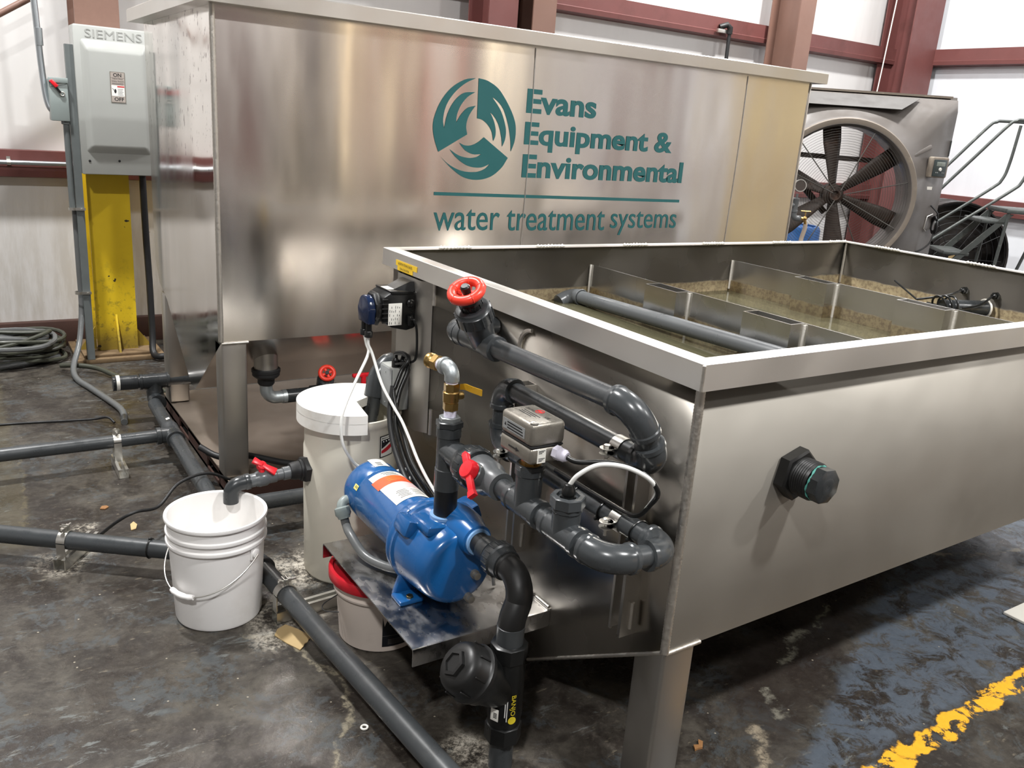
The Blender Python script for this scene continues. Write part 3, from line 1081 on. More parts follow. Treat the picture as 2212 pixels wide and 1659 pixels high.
# painted emblem and lettering
SW = [
 [[(0.686, 1.745), (0.732, 1.738), (0.788, 1.71), (0.84, 1.653), (0.877, 1.594), (0.89, 1.549), (0.888, 1.497), (0.871, 1.451)], [(0.871, 1.451), (0.865, 1.502), (0.847, 1.569), (0.818, 1.629), (0.785, 1.66), (0.758, 1.675)], [(0.758, 1.675), (0.801, 1.628), (0.825, 1.585), (0.839, 1.541), (0.837, 1.501), (0.824, 1.47)], [(0.824, 1.47), (0.817, 1.511), (0.799, 1.561), (0.776, 1.593), (0.752, 1.612)], [(0.752, 1.612), (0.774, 1.576), (0.785, 1.543), (0.786, 1.515), (0.777, 1.492)], [(0.777, 1.492), (0.766, 1.531), (0.745, 1.558), (0.716, 1.577), (0.689, 1.582)], [(0.689, 1.582), (0.686, 1.745)]],
 [[(0.672, 1.744), (0.62, 1.734), (0.558, 1.697), (0.51, 1.64), (0.482, 1.574), (0.478, 1.526), (0.49, 1.477), (0.508, 1.435)], [(0.508, 1.435), (0.644, 1.513)], [(0.644, 1.513), (0.637, 1.546), (0.643, 1.579), (0.658, 1.607), (0.678, 1.633)], [(0.678, 1.633), (0.64, 1.622), (0.609, 1.593), (0.587, 1.558)], [(0.587, 1.558), (0.59, 1.592), (0.607, 1.631), (0.637, 1.666), (0.673, 1.688)], [(0.673, 1.688), (0.617, 1.68), (0.574, 1.645), (0.545, 1.594), (0.53, 1.531)], [(0.53, 1.531), (0.524, 1.571), (0.537, 1.626), (0.572, 1.677), (0.621, 1.718), (0.672, 1.744)]],
 [[(0.728, 1.506), (0.858, 1.424)], [(0.858, 1.424), (0.827, 1.379), (0.774, 1.34), (0.707, 1.324), (0.638, 1.333), (0.577, 1.368), (0.519, 1.416)], [(0.519, 1.416), (0.563, 1.384), (0.623, 1.361), (0.691, 1.357), (0.738, 1.37), (0.767, 1.394)], [(0.767, 1.394), (0.717, 1.377), (0.656, 1.382), (0.601, 1.411), (0.561, 1.448)], [(0.561, 1.448), (0.606, 1.425), (0.653, 1.416), (0.693, 1.42), (0.72, 1.434)], [(0.72, 1.434), (0.679, 1.432), (0.645, 1.443), (0.624, 1.459), (0.607, 1.477)], [(0.607, 1.477), (0.637, 1.467), (0.67, 1.47), (0.702, 1.485), (0.728, 1.506)]]]
YL = BY0 - .0019
m = MB()
for sh in SW:
    ring = []
    for seg in sh:
        pts = [(x, YL, z) for x, z in seg]
        sp = spline(pts, 5) if len(pts) > 2 else [V(p) for p in pts]
        ring += sp[:-1]
    vv = [m.bm.verts.new(p) for p in ring]
    for tri in tessellate_polygon([[V((p.x, p.z, 0)) for p in ring]]):
        f = m.bm.faces.new([vv[i] for i in tri])
        f.normal_update()
        if f.normal.y > 0:
            f.normal_flip()
m.build('emblem', M_TEAL, bt, recalc=False)
m = MB(); UX, UZ = (1, 0, 0), (0, 0, 1)
for body_, x_, z_, w_, h_, b_o in (('Evans', .938, 1.620, .392, .104, .03), ('Equipment &', .938, 1.456, .892, .128, .03), ('Environmental', .938, 1.340, .985, .104, .03),
                                   ('water', .499, 1.103, .337, .094, .002), ('treatment', .875, 1.101, .570, .094, .002), ('systems', 1.483, 1.078, .437, .118, .002)):
    m = MB()
    m.text(body_, (x_, YL, z_), UX, UZ, w_, h_, 0, b_o)
    m.build('lettering', M_TEAL, bt, recalc=False)
m = MB(); m.quad([(.496, YL, 1.254), (1.924, YL, 1.243), (1.924, YL, 1.257), (.496, YL, 1.268)]); m.build('underline', M_TEAL, bt, recalc=False)

# drain stub with rubber coupling, elbow and valve below the hopper
ds = thing('drain_assembly', 'drain stub with black rubber coupling and zinc elbow below the tall tank', 'pipe', (-.177, 2.35, .45))
c = V((-.177, 2.35, 0))
m = MB(); m.cyl(c + V((0, 0, .488)), c + V((0, 0, .60)), .050, seg=32); m.build('stub_pipe', M_ALU_LEG, ds)
m = MB(); m.lathe(c + V((0, 0, .415)), (0, 0, 1), [(0, .030), (.008, .036), (.028, .036), (.036, .050), (.045, .058), (.058, .058), (.060, .061), (.072, .061), (.076, .056)], 32); m.build('rubber_coupling', M_RUB, ds)
m = MB()
pts = [c + V((0, 0, .42))] + arc_elbow(c + V((.0, 0, .352)), (0, 0, -1), (1, 0, 0), .045) + [c + V((.085, 0, .352))]
m.tube(pts, .027, 24); m.lathe(c + V((.07, 0, .352)), (1, 0, 0), [(0, .030), (.018, .031)], 24); m.build('elbow', M_GALV, ds)
m = MB(); m.cyl(c + V((.088, 0, .352)), c + V((.25, 0, .352)), .030, seg=24); m.cyl(c + V((.25, 0, .352)), c + V((.62, 0, .352)), .024, seg=24); m.build('pipe', M_PVC_DARK, ds)
m = MB(); m.cyl(c + V((.20, 0, .352)), c + V((.32, 0.0, .352)), .036, seg=24); m.lathe(c + V((.258, -.005, .362)), (-.02, -.40, .80), [(0, .034), (.055, .038), (.07, .038), (.085, .022), (.10, .014)], 24); m.build('valve_body', M_PVC_DARK, ds)
hw = MB()
wc = c + V((.255, -.056, .458))
ax = V((-.25, -.75, .60)).normalized()
hw.torus(wc, ax, .030, .0095, 36, 12)
for k in range(4):
    a = k * math.pi / 2 + .4
    d, u, w = MB.frame(ax)
    hw.cyl(wc - ax * .004, wc - ax * .004 + (u * math.cos(a) + w * math.sin(a)) * .03, .007, seg=8)
hw.build('handwheel', M_REDW, ds)
m = MB(); m.cyl(wc - ax * .02, wc + ax * .008, .009, seg=12); m.build('spindle', M_BLK, ds)
m = MB(); m.box(c + V((.44, -.03, .425)), (.11, .02, .018), None, .006); m.cyl(c + V((.44, -.03, .36)), c + V((.44, -.03, .43)), .012, seg=12); m.build('red_lever', M_REDH, ds)

# skid under the tall tank
sd = thing('skid_base', 'low dull metal skid carrying the tall tank legs, with fork pockets along its side', 'skid', (1.19, 2.75, 0))
m = MB(); m.lohi((-.405, 2.115, .081), (2.81, 3.385, .089), .002); m.build('deck', M_SKID, sd)
m = MB()
for y0, y1 in ((2.118, 2.30), (2.50, 2.86), (3.05, 3.382)):
    m.lohi((-.400, y0, 0), (-.392, y1, .081))
m.lohi((-.400, 2.118, .058), (-.392, 3.382, .081)); m.lohi((-.400, 2.118, 0), (-.392, 3.382, .014))
m.build('side_channel', M_BASE, sd)
m = MB(); m.lohi((-.392, 2.119, 0), (2.80, 2.127, .081)); m.build('front_channel', M_BASE, sd)
m = MB(); m.lohi((-.392, 3.374, 0), (2.80, 3.381, .081)); m.build('rear_channel', M_BASE, sd)
m = MB()
m.prism([(.60, 2.135, .0895), (.60, 2.135, .30), (.60, 2.20, .30), (.60, 2.30, .0895)], (.012, 0, 0)); m.build('gusset', M_SKID, sd)

# ------------------------------------------------------------------ PVC manifold on the left side of the low tank
RP, RF = .0246, .0312
BX = -.037          # runs clamped to the rails
DX = -.212          # run above the pump
ZB, ZCc, ZD = .887, .719, .735
YE = .059
mf = thing('pvc_manifold', 'dark grey PVC pipe serpentine with valves on the low tank end above the blue pump', 'pipework', (-.06, .35, .42))


def pipe(parent, a, b, r=RP, mat=None, label=None):
    m = MB(); m.cyl(a, b, r, seg=28)
    return m.build('pipe', mat or M_PVC, parent, label=label)


def elbow(parent, c, di, do, R=.052, sock=.012, r=RF, mat=None, name='elbow'):
    c, di, do = V(c), V(di).normalized(), V(do).normalized()
    m = MB()
    a, b = c - di * (R + sock), c + do * (R + sock)
    pts = [a] + arc_elbow(c, di, do, R, 12) + [b]
    m.tube(pts, r, 28)
    m.lathe(a, di, [(-.001, r - .004), (0, r + .0022), (.010, r + .0026), (.013, r)], 28)
    m.lathe(b, -do, [(-.001, r - .004), (0, r + .0022), (.010, r + .0026), (.013, r)], 28)
    return m.build(name, mat or M_PVC_FIT, parent)


# upper run
AX, ZA = -.117, 1.017
ca = V((AX, YE, 1.028)); cb = V((BX, YE, ZB))
dab = (cb - ca).normalized()
elbow(mf, (AX, .846, ZA - .004), (-1, 0, 0), (0, -1, 0), .05, .008)
pipe(mf, (AX + .05, .846, ZA - .004), (.028, .846, ZA - .004))
pipe(mf, (AX, .80, ZA - .003), (AX, .775, ZA - .002))
pipe(mf, (AX, .60, ZA), (AX, YE + .06, 1.027))
elbow(mf, ca, (0, -1, 0.01), dab, .056, .012)
pipe(mf, ca.lerp(cb, .35), ca.lerp(cb, .65))
elbow(mf, cb, dab, (0, 1, 0), .056, .012)
# angled gate valve with the red handwheel
gvp = MB()
gvp.lathe((AX, .785, ZA - .002), (0, -1, 0), [(0, .028), (.002, .0335), (.03, .0335), (.033, .031), (.150, .031), (.153, .0335), (.183, .0335), (.185, .028)], 28)
vo = V((AX, .672, 1.018)); va_ = V((-.483, -.234, .844)).normalized()
gvp.lathe(vo, va_, [(-.02, .026), (.0, .034), (.07, .0405), (.082, .0415)], 28)
gv_ = gvp.build('gate_valve', M_PVC, mf)
m = MB()
m.lathe(vo + va_ * .076, va_, [(0, .043), (.002, .0485), (.034, .0485), (.037, .044), (.043, .042), (.046, .034), (.046, .02)], 32)
for k in range(12):
    d, u, w = MB.frame(va_)
    a = k * math.pi / 6
    e = u * math.cos(a) + w * math.sin(a)
    m.box(vo + va_ * .094 + e * .0487, (.0035, .0035, .034), Matrix((u * -math.sin(a) + w * math.cos(a), e, d)).transposed(), .001)
m.build('bonnet_nut', M_PVC_DARK, gv_)
m = MB()
m.lathe(vo + va_ * .114, va_, [(0, .029), (.022, .028), (.024, .0235), (.034, .022), (.036, .012), (.055, .011), (.062, .0125), (.072, .0125), (.076, .009)], 24)
for k in range(10):
    d, u, w = MB.frame(va_)
    a = k * math.pi / 5
    e = u * math.cos(a) + w * math.sin(a)
    m.box(vo + va_ * .125 + e * .0285, (.003, .003, .02), Matrix((u * -math.sin(a) + w * math.cos(a), e, d)).transposed(), .0008)
m.build('gland', M_BLK, gv_)
m = MB()
wc = vo + va_ * .172
m.torus(wc, va_, .0375, .0125, 44, 14)
d, u, w = MB.frame(va_)
for k in range(5):
    a = k * 2 * math.pi / 5
    e = u * math.cos(a) + w * math.sin(a)
    m.tube([wc - va_ * .012 + e * .008, wc - va_ * .012 + e * .02, wc - va_ * .004 + e * .036], [.008, .007, .007], 8)
    m.torus(wc + e * .0375, (-u * math.sin(a) + w * math.cos(a)), .0118, .0018, 18, 6)
m.lathe(wc - va_ * .018, va_, [(0, .012), (.012, .012)], 16)
m.build('handwheel', M_REDW, gv_)
# middle run, drop leg and lower run
pipe(mf, cb + V((0, .06, 0)), (BX, .685 - .06, ZB))
elbow(mf, (BX, .685, ZB), (0, 1, 0), (0, 0, -1), .052, .010)
pipe(mf, (BX, .685, ZB - .055), (BX, .685, ZCc + .055))
elbow(mf, (BX, .685, ZCc), (0, 0, -1), (0, -1, 0), .052, .010)
pipe(mf, (BX, .63, ZCc), (BX, .05, ZCc))
cc, cd = V((BX, -.010, ZCc)), V((DX, -.010, ZD))
dcd = (cd - cc).normalized()
elbow(mf, cc, (0, -1, 0), dcd, .056, .012)
pipe(mf, cc.lerp(cd, .35), cc.lerp(cd, .66))
elbow(mf, cd, dcd, (0, 1, 0), .056, .012)
# two tees, union ball valve, riser tee
pipe(mf, (DX, .04, ZD), (DX, .60, ZD), RP)


def tee(parent, c, axis, br, L=.056, Lb=.066, r=RF, mat=None):
    c, axis, br = V(c), V(axis).normalized(), V(br).normalized()
    m = MB()
    m.lathe(c - axis * L, axis, [(0, r - .003), (.001, r + .0022), (.014, r + .0026), (.017, r), (2 * L - .017, r), (2 * L - .014, r + .0026), (2 * L - .001, r + .0022), (2 * L, r - .003)], 28)
    m.lathe(c, br, [(0, r), (Lb - .017, r), (Lb - .014, r + .0026), (Lb - .001, r + .0026), (Lb, r - .003)], 28)
    return m.build('tee', mat or M_PVC_FIT, parent)


tee(mf, (DX, .283, ZD), (0, 1, 0), (0, 0, 1), .062, .094)
tee(mf, (DX, .135, ZD), (0, 1, 0), (0, 0, 1), .062, .068)
m = MB(); m.hexn((DX, .283, ZD + .088), (DX, .283, ZD + .104), .034, 8, .002); m.build('bushing', M_PVC_FIT, mf)
m = MB()
m.lathe((DX, .135, ZD + .064), (0, 0, 1), [(0, .030), (0, .0385), (.022, .0385), (.024, .036), (.024, .026), (.018, .0255), (.018, .018)], 8, False, .2)
m.build('bushing', M_PVC_FIT, mf)
bv = MB()
bv.lathe((DX, .392, ZD), (0, 1, 0), [(0, .027), (.001, .035), (.040, .035), (.052, .044), (.105, .046), (.115, .041), (.16, .040)], 30)
bv.lathe((DX - .02, .455, ZD + .004), (-.82, 0, .57), [(0, .028), (.030, .027), (.034, .022)], 24)
ball = bv.build('ball_valve', M_PVC_LITE, mf)
m = MB()
m.lathe((DX, .502, ZD), (0, 1, 0), [(0, .036), (.003, .051), (.010, .0545), (.040, .0545), (.046, .050), (.062, .048), (.066, .034)], 32)
for k in range(16):
    a = k * math.pi / 8
    m.box((DX + .0542 * math.cos(a), .528, ZD + .0542 * math.sin(a)), (.004, .026, .004), Matrix.Rotation(-a, 3, 'Y'), .001)
m.build('union_nut', M_PVC_DARK, ball)
m = MB()
hn = V((-.82, 0, .57)).normalized()
hc = V((DX - .02, .455, ZD + .004)) + hn * .036
m.lathe(hc, hn, [(0, .026), (.012, .026), (.020, .021), (.022, .0)], 28)
lv = V((-.25, -.80, -.45)); lv = (lv - hn * lv.dot(hn)).normalized()
sd_ = hn.cross(lv)
RM = Matrix((lv, sd_, hn)).transposed()
m.box(hc + lv * .044 + hn * .010, (.058, .017, .013), RM, .003)
m.prism([hc + lv * .066 - sd_ * .0085 + hn * .004, hc + lv * .082 - sd_ * .011 + hn * .004, hc + lv * .082 + sd_ * .011 + hn * .004, hc + lv * .066 + sd_ * .0085 + hn * .004], hn * .013)
m.box(hc - lv * .032 + hn * .010, (.034, .018, .014), RM, .003)
m.prism([hc - lv * .046 - sd_ * .009 + hn * .003, hc - lv * .054 - sd_ * .005 + hn * .003, hc - lv * .054 + sd_ * .005 + hn * .003, hc - lv * .046 + sd_ * .009 + hn * .003], hn * .014)
m.build('red_handle', M_REDH, ball)
RY = .660
m = MB()
m.lathe((DX, RY, .622), (0, 0, 1), [(0, .030), (.002, .0335), (.060, .0335), (.062, RF), (.150, RF), (.152, .0335), (.176, .0335), (.178, .030)], 28)
m.lathe((DX, RY, ZD), (0, -1, 0), [(0, RF), (.040, RF), (.042, .034), (.088, .034), (.09, .03)], 28)
m.build('riser_tee', M_PVC_FIT, mf)
m = MB(); m.lathe((DX, RY, .545), (0, 0, 1), [(0, .028), (.004, .0315), (.078, .0315)], 28); m.build('riser_nipple', M_BLKS, mf)
m = MB(); m.hexn((DX, RY, .799), (DX, RY, .817), .037, 6, .003); m.build('hex_cap', M_PVC_DARK, mf)

# clamps that hold the runs to the rails


def clamp(y, z, label, flip=1):
    cl = thing('pipe_clamp', label, 'clamp', (BX, y, z), 'zinc clamps on the serpentine')
    m = MB()
    d, u, w = MB.frame((0, 1, 0))
    # band open at the outer (-x) side
    a_out = math.atan2(V((-1, 0, 0)).dot(w), V((-1, 0, 0)).dot(u))
    m.band((BX, y, z), (0, 1, 0), RP + .0006, .032, .0022, a_out + .30, a_out + 2 * math.pi - .30, 40)
    for s in (-1, 1):
        m.lathe((BX - RP - .019, y, z + s * .0065), (0, 0, 1), [(-.001, .0), (-.001, .0165), (.001, .0165), (.001, 0)], 20, False)
        m.box((BX - RP - .008, y, z + s * .0065), (.020, .030, .002))
    m.build('band', M_ZINC, cl)
    m = MB()
    bx_ = BX - RP - .019
    m.cyl((bx_, y, z - .028), (bx_, y, z + .012), .0042, seg=12)
    m.hexn((bx_, y, z + .0075), (bx_, y, z + .0145), .0085, 6, .001)
    m.hexn((bx_, y, z - .0145), (bx_, y, z - .0075), .0085, 6, .001)
    m.build('bolt', M_ZINC, cl)
    return cl


clamp(.180, ZB, 'upper right zinc clamp on the middle pipe beside the large elbow')
clamp(.155, ZCc, 'lower right zinc clamp on the lowest pipe, under the large elbow')
clamp(.615, ZCc, 'zinc clamp half hidden behind the grey flow switch box')

# ------------------------------------------------------------------ flow switch
fs = thing('flow_switch', 'grey cast metal flow switch box with arrow and white cable gland on the pipe tee', 'sensor', (DX + .005, .30, .84))
x0, x1, y0, y1 = DX - .040, DX + .050, .228, .356
m = MB(); m.hexn((DX, .283, .836), (DX, .283, .862), .021, 6, .002); m.cyl((DX, .283, .830), (DX, .283, .84), .026, seg=20); m.build('brass_neck', M_BRASS, fs)
m = MB(); m.lohi((x0, y0, .858), (x1, y1, .897), .009, 3); m.build('case', M_FLOWBOX, fs)
m = MB(); m.lohi((x0 + .0015, y0 + .0015, .895), (x1 - .0015, y1 - .0015, .9015), .004); m.build('gasket', M_RUB, fs)
m = MB(); m.lohi((x0, y0, .899), (x1, y1, .953), .0105, 4); cv = m.build('cover', M_FLOWBOX, fs)
m = MB(); m.lathe((x0 + .012, y0 + .012, .945), (0, 0, 1), [(0, .0095), (.0085, .0095), (.0085, .007), (.0078, .006), (.0078, 0)], 18, False); m.build('screw', M_ZINC, cv)
m = MB(); m.lohi((x0 - .0008, y0 + .028, .912), (x0 + .0005, y1 - .012, .936)); lb = m.build('label', M_STICKP if False else M_JBOX, cv, label='grey warning label')
m = MB()
for k in range(3):
    m.lohi((x0 - .0011, y0 + .034 + .002 * k, .9155 + .0065 * k), (x0 - .0008, y1 - .030, .9185 + .0065 * k))
m.prism([(x0 - .0011, y1 - .018, .920), (x0 - .0011, y1 - .026, .920), (x0 - .0011, y1 - .022, .928)], (.0003, 0, 0))
m.build('printing', M_INK, lb)
zt = .9536
m = MB()
m.text('S6040', (x0 + .052, y1 - .022, zt), (0, -1, 0), (1, 0, 0), .030, .007)
m.text('CE', (x0 + .052, y0 + .034, zt), (0, -1, 0), (1, 0, 0), .014, .008)
for k in range(3):
    m.quad([(x0 + .042 - .007 * k, y1 - .028, zt), (x0 + .042 - .007 * k, y0 + .036 + .008 * k, zt), (x0 + .0443 - .007 * k, y0 + .036 + .008 * k, zt), (x0 + .0443 - .007 * k, y1 - .028, zt)])
m.build('printing', M_INK, cv, recalc=False)
m = MB(); m.torus((x0 + .066, y1 - .058, zt), (0, 0, 1), .010, .0009, 24, 6); m.box((x0 + .066, y1 - .058, zt), (.006, .013, .0006)); m.build('red_mark', M_INKR, cv)
m = MB()
yz = [(y1 - .040, .8760), (y1 - .070, .8760), (y1 - .070, .8725), (y1 - .084, .8778), (y1 - .070, .8830), (y1 - .070, .8796), (y1 - .040, .8796)]
m.prism([(x0 - .0008, y, z) for y, z in yz], (.0006, 0, 0)); m.build('flow_arrow', M_INK, fs)
m = MB(); m.lohi((x0 + .018, y0 - .0008, .862), (x0 + .040, y0 + .0005, .893)); lb = m.build('label', M_STICKW, fs, label='white printed label')
m = MB()
for k, zz in enumerate((.866, .869, .872, .884, .887, .8895)):
    m.lohi((x0 + .021, y0 - .0011, zz), (x0 + .030 + .004 * (k % 3), y0 - .0008, zz + .0014))
m.build('printing', M_INK, lb)
g0 = V((x1 - .026, y0 - .001, .884))
m = MB(); gd = V((.25, -1, -.05)).normalized()
m.hexn(g0, g0 + gd * .016, .0165, 6, .002); m.lathe(g0 + gd * .016, gd, [(0, .0145), (.012, .0145), (.020, .010), (.021, .006)], 20); m.build('cable_gland', M_GLANDW, fs)
m = MB()
c0 = g0 + gd * .036
m.tube(spline([c0 - gd * .006, c0 + gd * .03, (-.125, .115, .890), (-.085, .055, .885), (-.055, .032, .845), (-.045, .060, .800), (-.050, .10, .758), (-.050, .2, .751), (-.050, .40, .7500)], 8), .0058, 10)
m.build('cable', M_BLK, fs)

# conductivity probe in the second tee
pb = thing('conductivity_probe', 'black probe gland with white lead in the second pipe tee', 'sensor', (DX, .135, .80))
m = MB()
m.lathe((DX, .135, .795), (0, 0, 1), [(0, .016), (.026, .016), (.026, .013), (.030, .013), (.030, .0145), (.040, .0145), (.045, .012), (.052, .010), (.055, .005)], 20)
m.build('gland', M_BLK, pb)
m = MB()
m.tube(spline([(DX, .135, .845), (DX + .012, .122, .872), (DX + .045, .10, .897), (DX + .085, .065, .900), (-.085, .04, .880), (-.057, .036, .850), (-.046, .05, .818), (-.046, .075, .778)], 8), .0052, 10)
m.build('lead', M_TUBEW, pb)
for y in (.21, .095, .31):
    m = MB()
    m.torus((BX, y, ZCc), (0, 1, .15), RP + .0022, .0022, 30, 6)
    m.box((BX - RP - .004, y, ZCc - .014), (.009, .006, .006), None, .001)
    m.build('cable_tie', M_BLK, pb)

# brass hose tap on the riser
tp = thing('hose_tap', 'brass ball tap with yellow lever and zinc elbow on top of the riser pipe', 'tap', (DX, RY, .817))
m = MB(); m.hexn((DX, RY, .815), (DX, RY, .828), .029, 6, .002); m.build('hex_bushing', M_GALV, tp)
m = MB(); m.cyl((DX, RY, .828), (DX, RY, .846), .0165, seg=20); m.build('taped_nipple', M_TAPE, tp)
m = MB()
m.hexn((DX, RY, .845), (DX, RY, .866), .0205, 6, .0015)
m.lathe((DX, RY, .866), (0, 0, 1), [(0, .018), (.003, .021), (.028, .0215), (.031, .018)], 24)
m.hexn((DX, RY, .897), (DX, RY, .918), .0205, 6, .0015)
m.lathe((DX - .0, RY - .0, .884), (1, -.25, 0), [(0, .012), (.030, .011), (.034, .008)], 16)
m.build('valve_body', M_BRASS, tp)
m = MB()
m.lathe((DX, RY + .026, .884), (0, 1, 0), [(-.006, .009), (.004, .009)], 12)
m.build('end_plug', M_ZINC, tp)
m = MB()
lp = spline([(DX + .020, RY - .008, .908), (DX + .022, RY - .030, .914), (DX + .022, RY - .06, .916), (DX + .022, RY - .112, .921)], 5)
for a_, b_ in zip(lp, lp[1:]):
    pass
m.prism([V(p) + V((0, 0, -.0085 + .0015 * (k / len(lp)))) for k, p in enumerate(lp)] + [V(p) + V((0, 0, .0075 + .002 * (k / len(lp)))) for k, p in reversed(list(enumerate(lp)))], (.003, 0, 0))
m.build('lever', M_GOLD, tp)
m = MB(); m.cyl((DX, RY, .917), (DX, RY, .925), .0165, seg=20); m.build('taped_nipple', M_TAPE, tp)
m = MB()
ez = .957
m.tube([(DX, RY, .924)] + arc_elbow((DX, RY, ez), (0, 0, 1), (-.12, 1, -.04), .024) + [V((DX, RY, ez)) + V((-.12, 1, -.04)).normalized() * .036], .0195, 22)
eo = V((-.12, 1, -.04)).normalized()
m.lathe(V((DX, RY, ez)) + eo * .026, eo, [(0, .0195), (.002, .0235), (.012, .0235), (.014, .019)], 22)
m.build('elbow', M_GALV, tp)
m = MB(); m.cyl(V((DX, RY, ez)) + eo * .038, V((DX, RY, ez)) + eo * .056, .0165, seg=20); m.build('taped_nipple', M_TAPE, tp)
m = MB()
m.hexn(V((DX, RY, ez)) + eo * .055, V((DX, RY, ez)) + eo * .078, .0225, 6, .002)
m.lathe(V((DX, RY, ez)) + eo * .078, eo, [(0, .0175), (.003, .0205), (.006, .0185), (.009, .0205), (.012, .0185), (.016, .021), (.024, .021), (.024, .0165), (.006, .0155)], 24, False)
m.build('hose_swivel', M_BRASS, tp)
m = MB(); m.lathe(V((DX, RY, ez)) + eo * .0840, eo, [(0, 0), (0, .0165), (.004, .0165), (.004, .011), (.002, .0)], 20, False); m.build('washer', M_REDLID, tp)

# ------------------------------------------------------------------ blue jet pump
PX, PZ = -.212, .428
pu = thing('jet_pump', 'blue jet pump with labelled motor bolted to the aluminium shelf', 'pump', (PX, .8, .293))
YM = V((0, 1, 0))
m = MB()
m.lathe((PX, .800, PZ), YM, [(0, .088), (.004, .0925), (.262, .0925), (.264, .0915), (.267, .0915), (.269, .0930), (.335, .0930), (.350, .090), (.360, .082), (.364, .06), (.364, 0)], 56, True)
m.build('motor', M_BLUE, pu)
m = MB()
m.lathe((PX, .742, PZ), YM, [(0, .094), (0, .122), (.006, .125), (.018, .125), (.022, .118), (.026, .106), (.034, .103), (.040, .106), (.050, .108), (.056, .106), (.062, .0945), (.064, .09)], 56)
for a in (.55, 2.2, 4.0, 5.4):
    m.box((PX + .112 * math.cos(a), .757, PZ + .112 * math.sin(a)), (.03, .034, .03), Matrix.Rotation(-a, 3, 'Y'), .006)
m.build('adapter_flange', M_BLUE, pu)
m = MB()
m.lathe((PX, .742, PZ), -YM, [(0, .09), (0, .123), (.005, .126), (.016, .126), (.022, .120), (.05, .119), (.085, .116), (.125, .112), (.150, .108), (.168, .102), (.176, .094), (.180, .084), (.181, 0)], 56)
# discharge boss, suction boss, bolt lugs
m.lathe((PX, RY, .47), (0, 0, 1), [(0, .070), (.04, .066), (.062, .048), (.070, .044), (.073, .040)], 36)
SX, SZ = -.178, .516
m.lathe((SX, .66, SZ), -YM, [(0, .060), (.06, .056), (.095, .046), (.118, .0425), (.121, .038)], 36)
for x, z, w in ((PX - .088, .512, .046), (PX + .098, .522, .05), (PX + .088, .372, .04)):
    m.box((x, .706, z), (w, .080, .05), Matrix.Rotation(.35 if x < PX else -.35, 3, 'Y'), .012)
m.box((PX - .03, .66, .525), (.10, .11, .03), Matrix.Rotation(.12, 3, 'Y'), .012)
m.build('casing', M_BLUE, pu)
for sx in (-1, 1):
    m = MB()
    fx = PX + sx * .088
    m.prism([(fx - .036, .66, .2935), (fx + .036, .66, .2935), (fx + .036, .72, .2935), (fx - .036, .72, .2935)], (0, 0, .014), .005)
    m.prism([(fx - .030, .712, .300), (fx + .030, .712, .300), (fx + .012 - sx * .02, .712, .40), (fx - .016 - sx * .02, .712, .40)], (0, .02, 0), .004)
    m.build('foot', M_BLUE, pu)
    m = MB(); m.hexn((fx, .676, .3075), (fx, .676, .3145), .010, 6, .001); m.build('foot_bolt', M_BRASS, pu)
m = MB(); m.lathe((PX, RY, .538), (0, 0, 1), [(0, .041), (.012, .041), (.013, .031)], 32); m.build('discharge_collar', M_BLUEC, pu)
m = MB(); m.lathe((SX, .540, SZ), -YM, [(0, .036), (.008, .036), (.009, .03)], 32); m.build('suction_collar', M_BLUEC, pu)
for x, z in ((PX + .043, .408), (PX + .028, .342)):
    m = MB(); m.lathe((x, .572, z), -YM, [(0, .0125), (.020, .0125), (.020, .0105), (.031, .0105), (.032, .008)], 16); m.build('drain_plug', M_FLOWBOX, pu)
# motor labels wrapped on the upper side


def wrap(name, y0, y1, a0, a1, mat, lift=.0007, parent=pu, label=None, r=.0930):
    """strip on the motor; angle measured from straight up, + toward -x"""
    m = MB()
    n = 14
    rows = []
    for k in range(n + 1):
        a = a0 + (a1 - a0) * k / n
        e = V((-math.sin(a), 0, math.cos(a)))
        rows.append([m.bm.verts.new(V((PX, yy, PZ)) + e * (r + lift)) for yy in (y0, y1)])
    for p, q in zip(rows, rows[1:]):
        m.bm.faces.new((p[0], p[1], q[1], q[0]))
    o = m.build(name, mat, parent, label=label)
    return o


lb = wrap('rating_label', .845, 1.045, -.60, .62, M_STICKW, .0007, label='white and orange motor rating label')
wrap('orange_band', .960, 1.012, -.58, .68, M_STICKO, .0011, lb)
wrap('pink_band', .915, .958, -.58, .42, M_STICKP, .0011, lb)
for k in range(4):
    wrap('text_line', .968 + .011 * k, .969 + .011 * k, -.40, .20, M_STICKY if k else M_INK, .0015, lb)
for k in range(6):
    wrap('text_line', .862 + .008 * k, .8645 + .008 * k, -.05 + .02 * (k % 3), .36 - .05 * (k % 2), M_INK, .0011, lb)
for k in range(5):
    wrap('text_line', .862 + .009 * k, .8640 + .009 * k, -.50, -.14 - .03 * (k % 2), M_INK, .0011, lb)
for k in range(3):
    wrap('text_line', 1.018 + .008 * k, 1.021 + .008 * k, -.36 + .05 * k, .10 + .05 * k, M_INK, .0011, lb)
lb = wrap('label', 1.090, 1.150, -.42, .14, M_STICKW, .0012, label='white label on the motor end cap')
for k in range(3):
    wrap('text_line', 1.098 + .009 * k, 1.102 + .009 * k, -.20, .02, M_INK, .0016, lb)
lb = wrap('label', 1.060, 1.085, .98, 1.16, M_STICKLY, .0008, label='small pale yellow sticker')
for k in range(2):
    wrap('text_line', 1.065 + .008 * k, 1.068 + .008 * k, 1.02, 1.10, M_INK, .0012, lb)
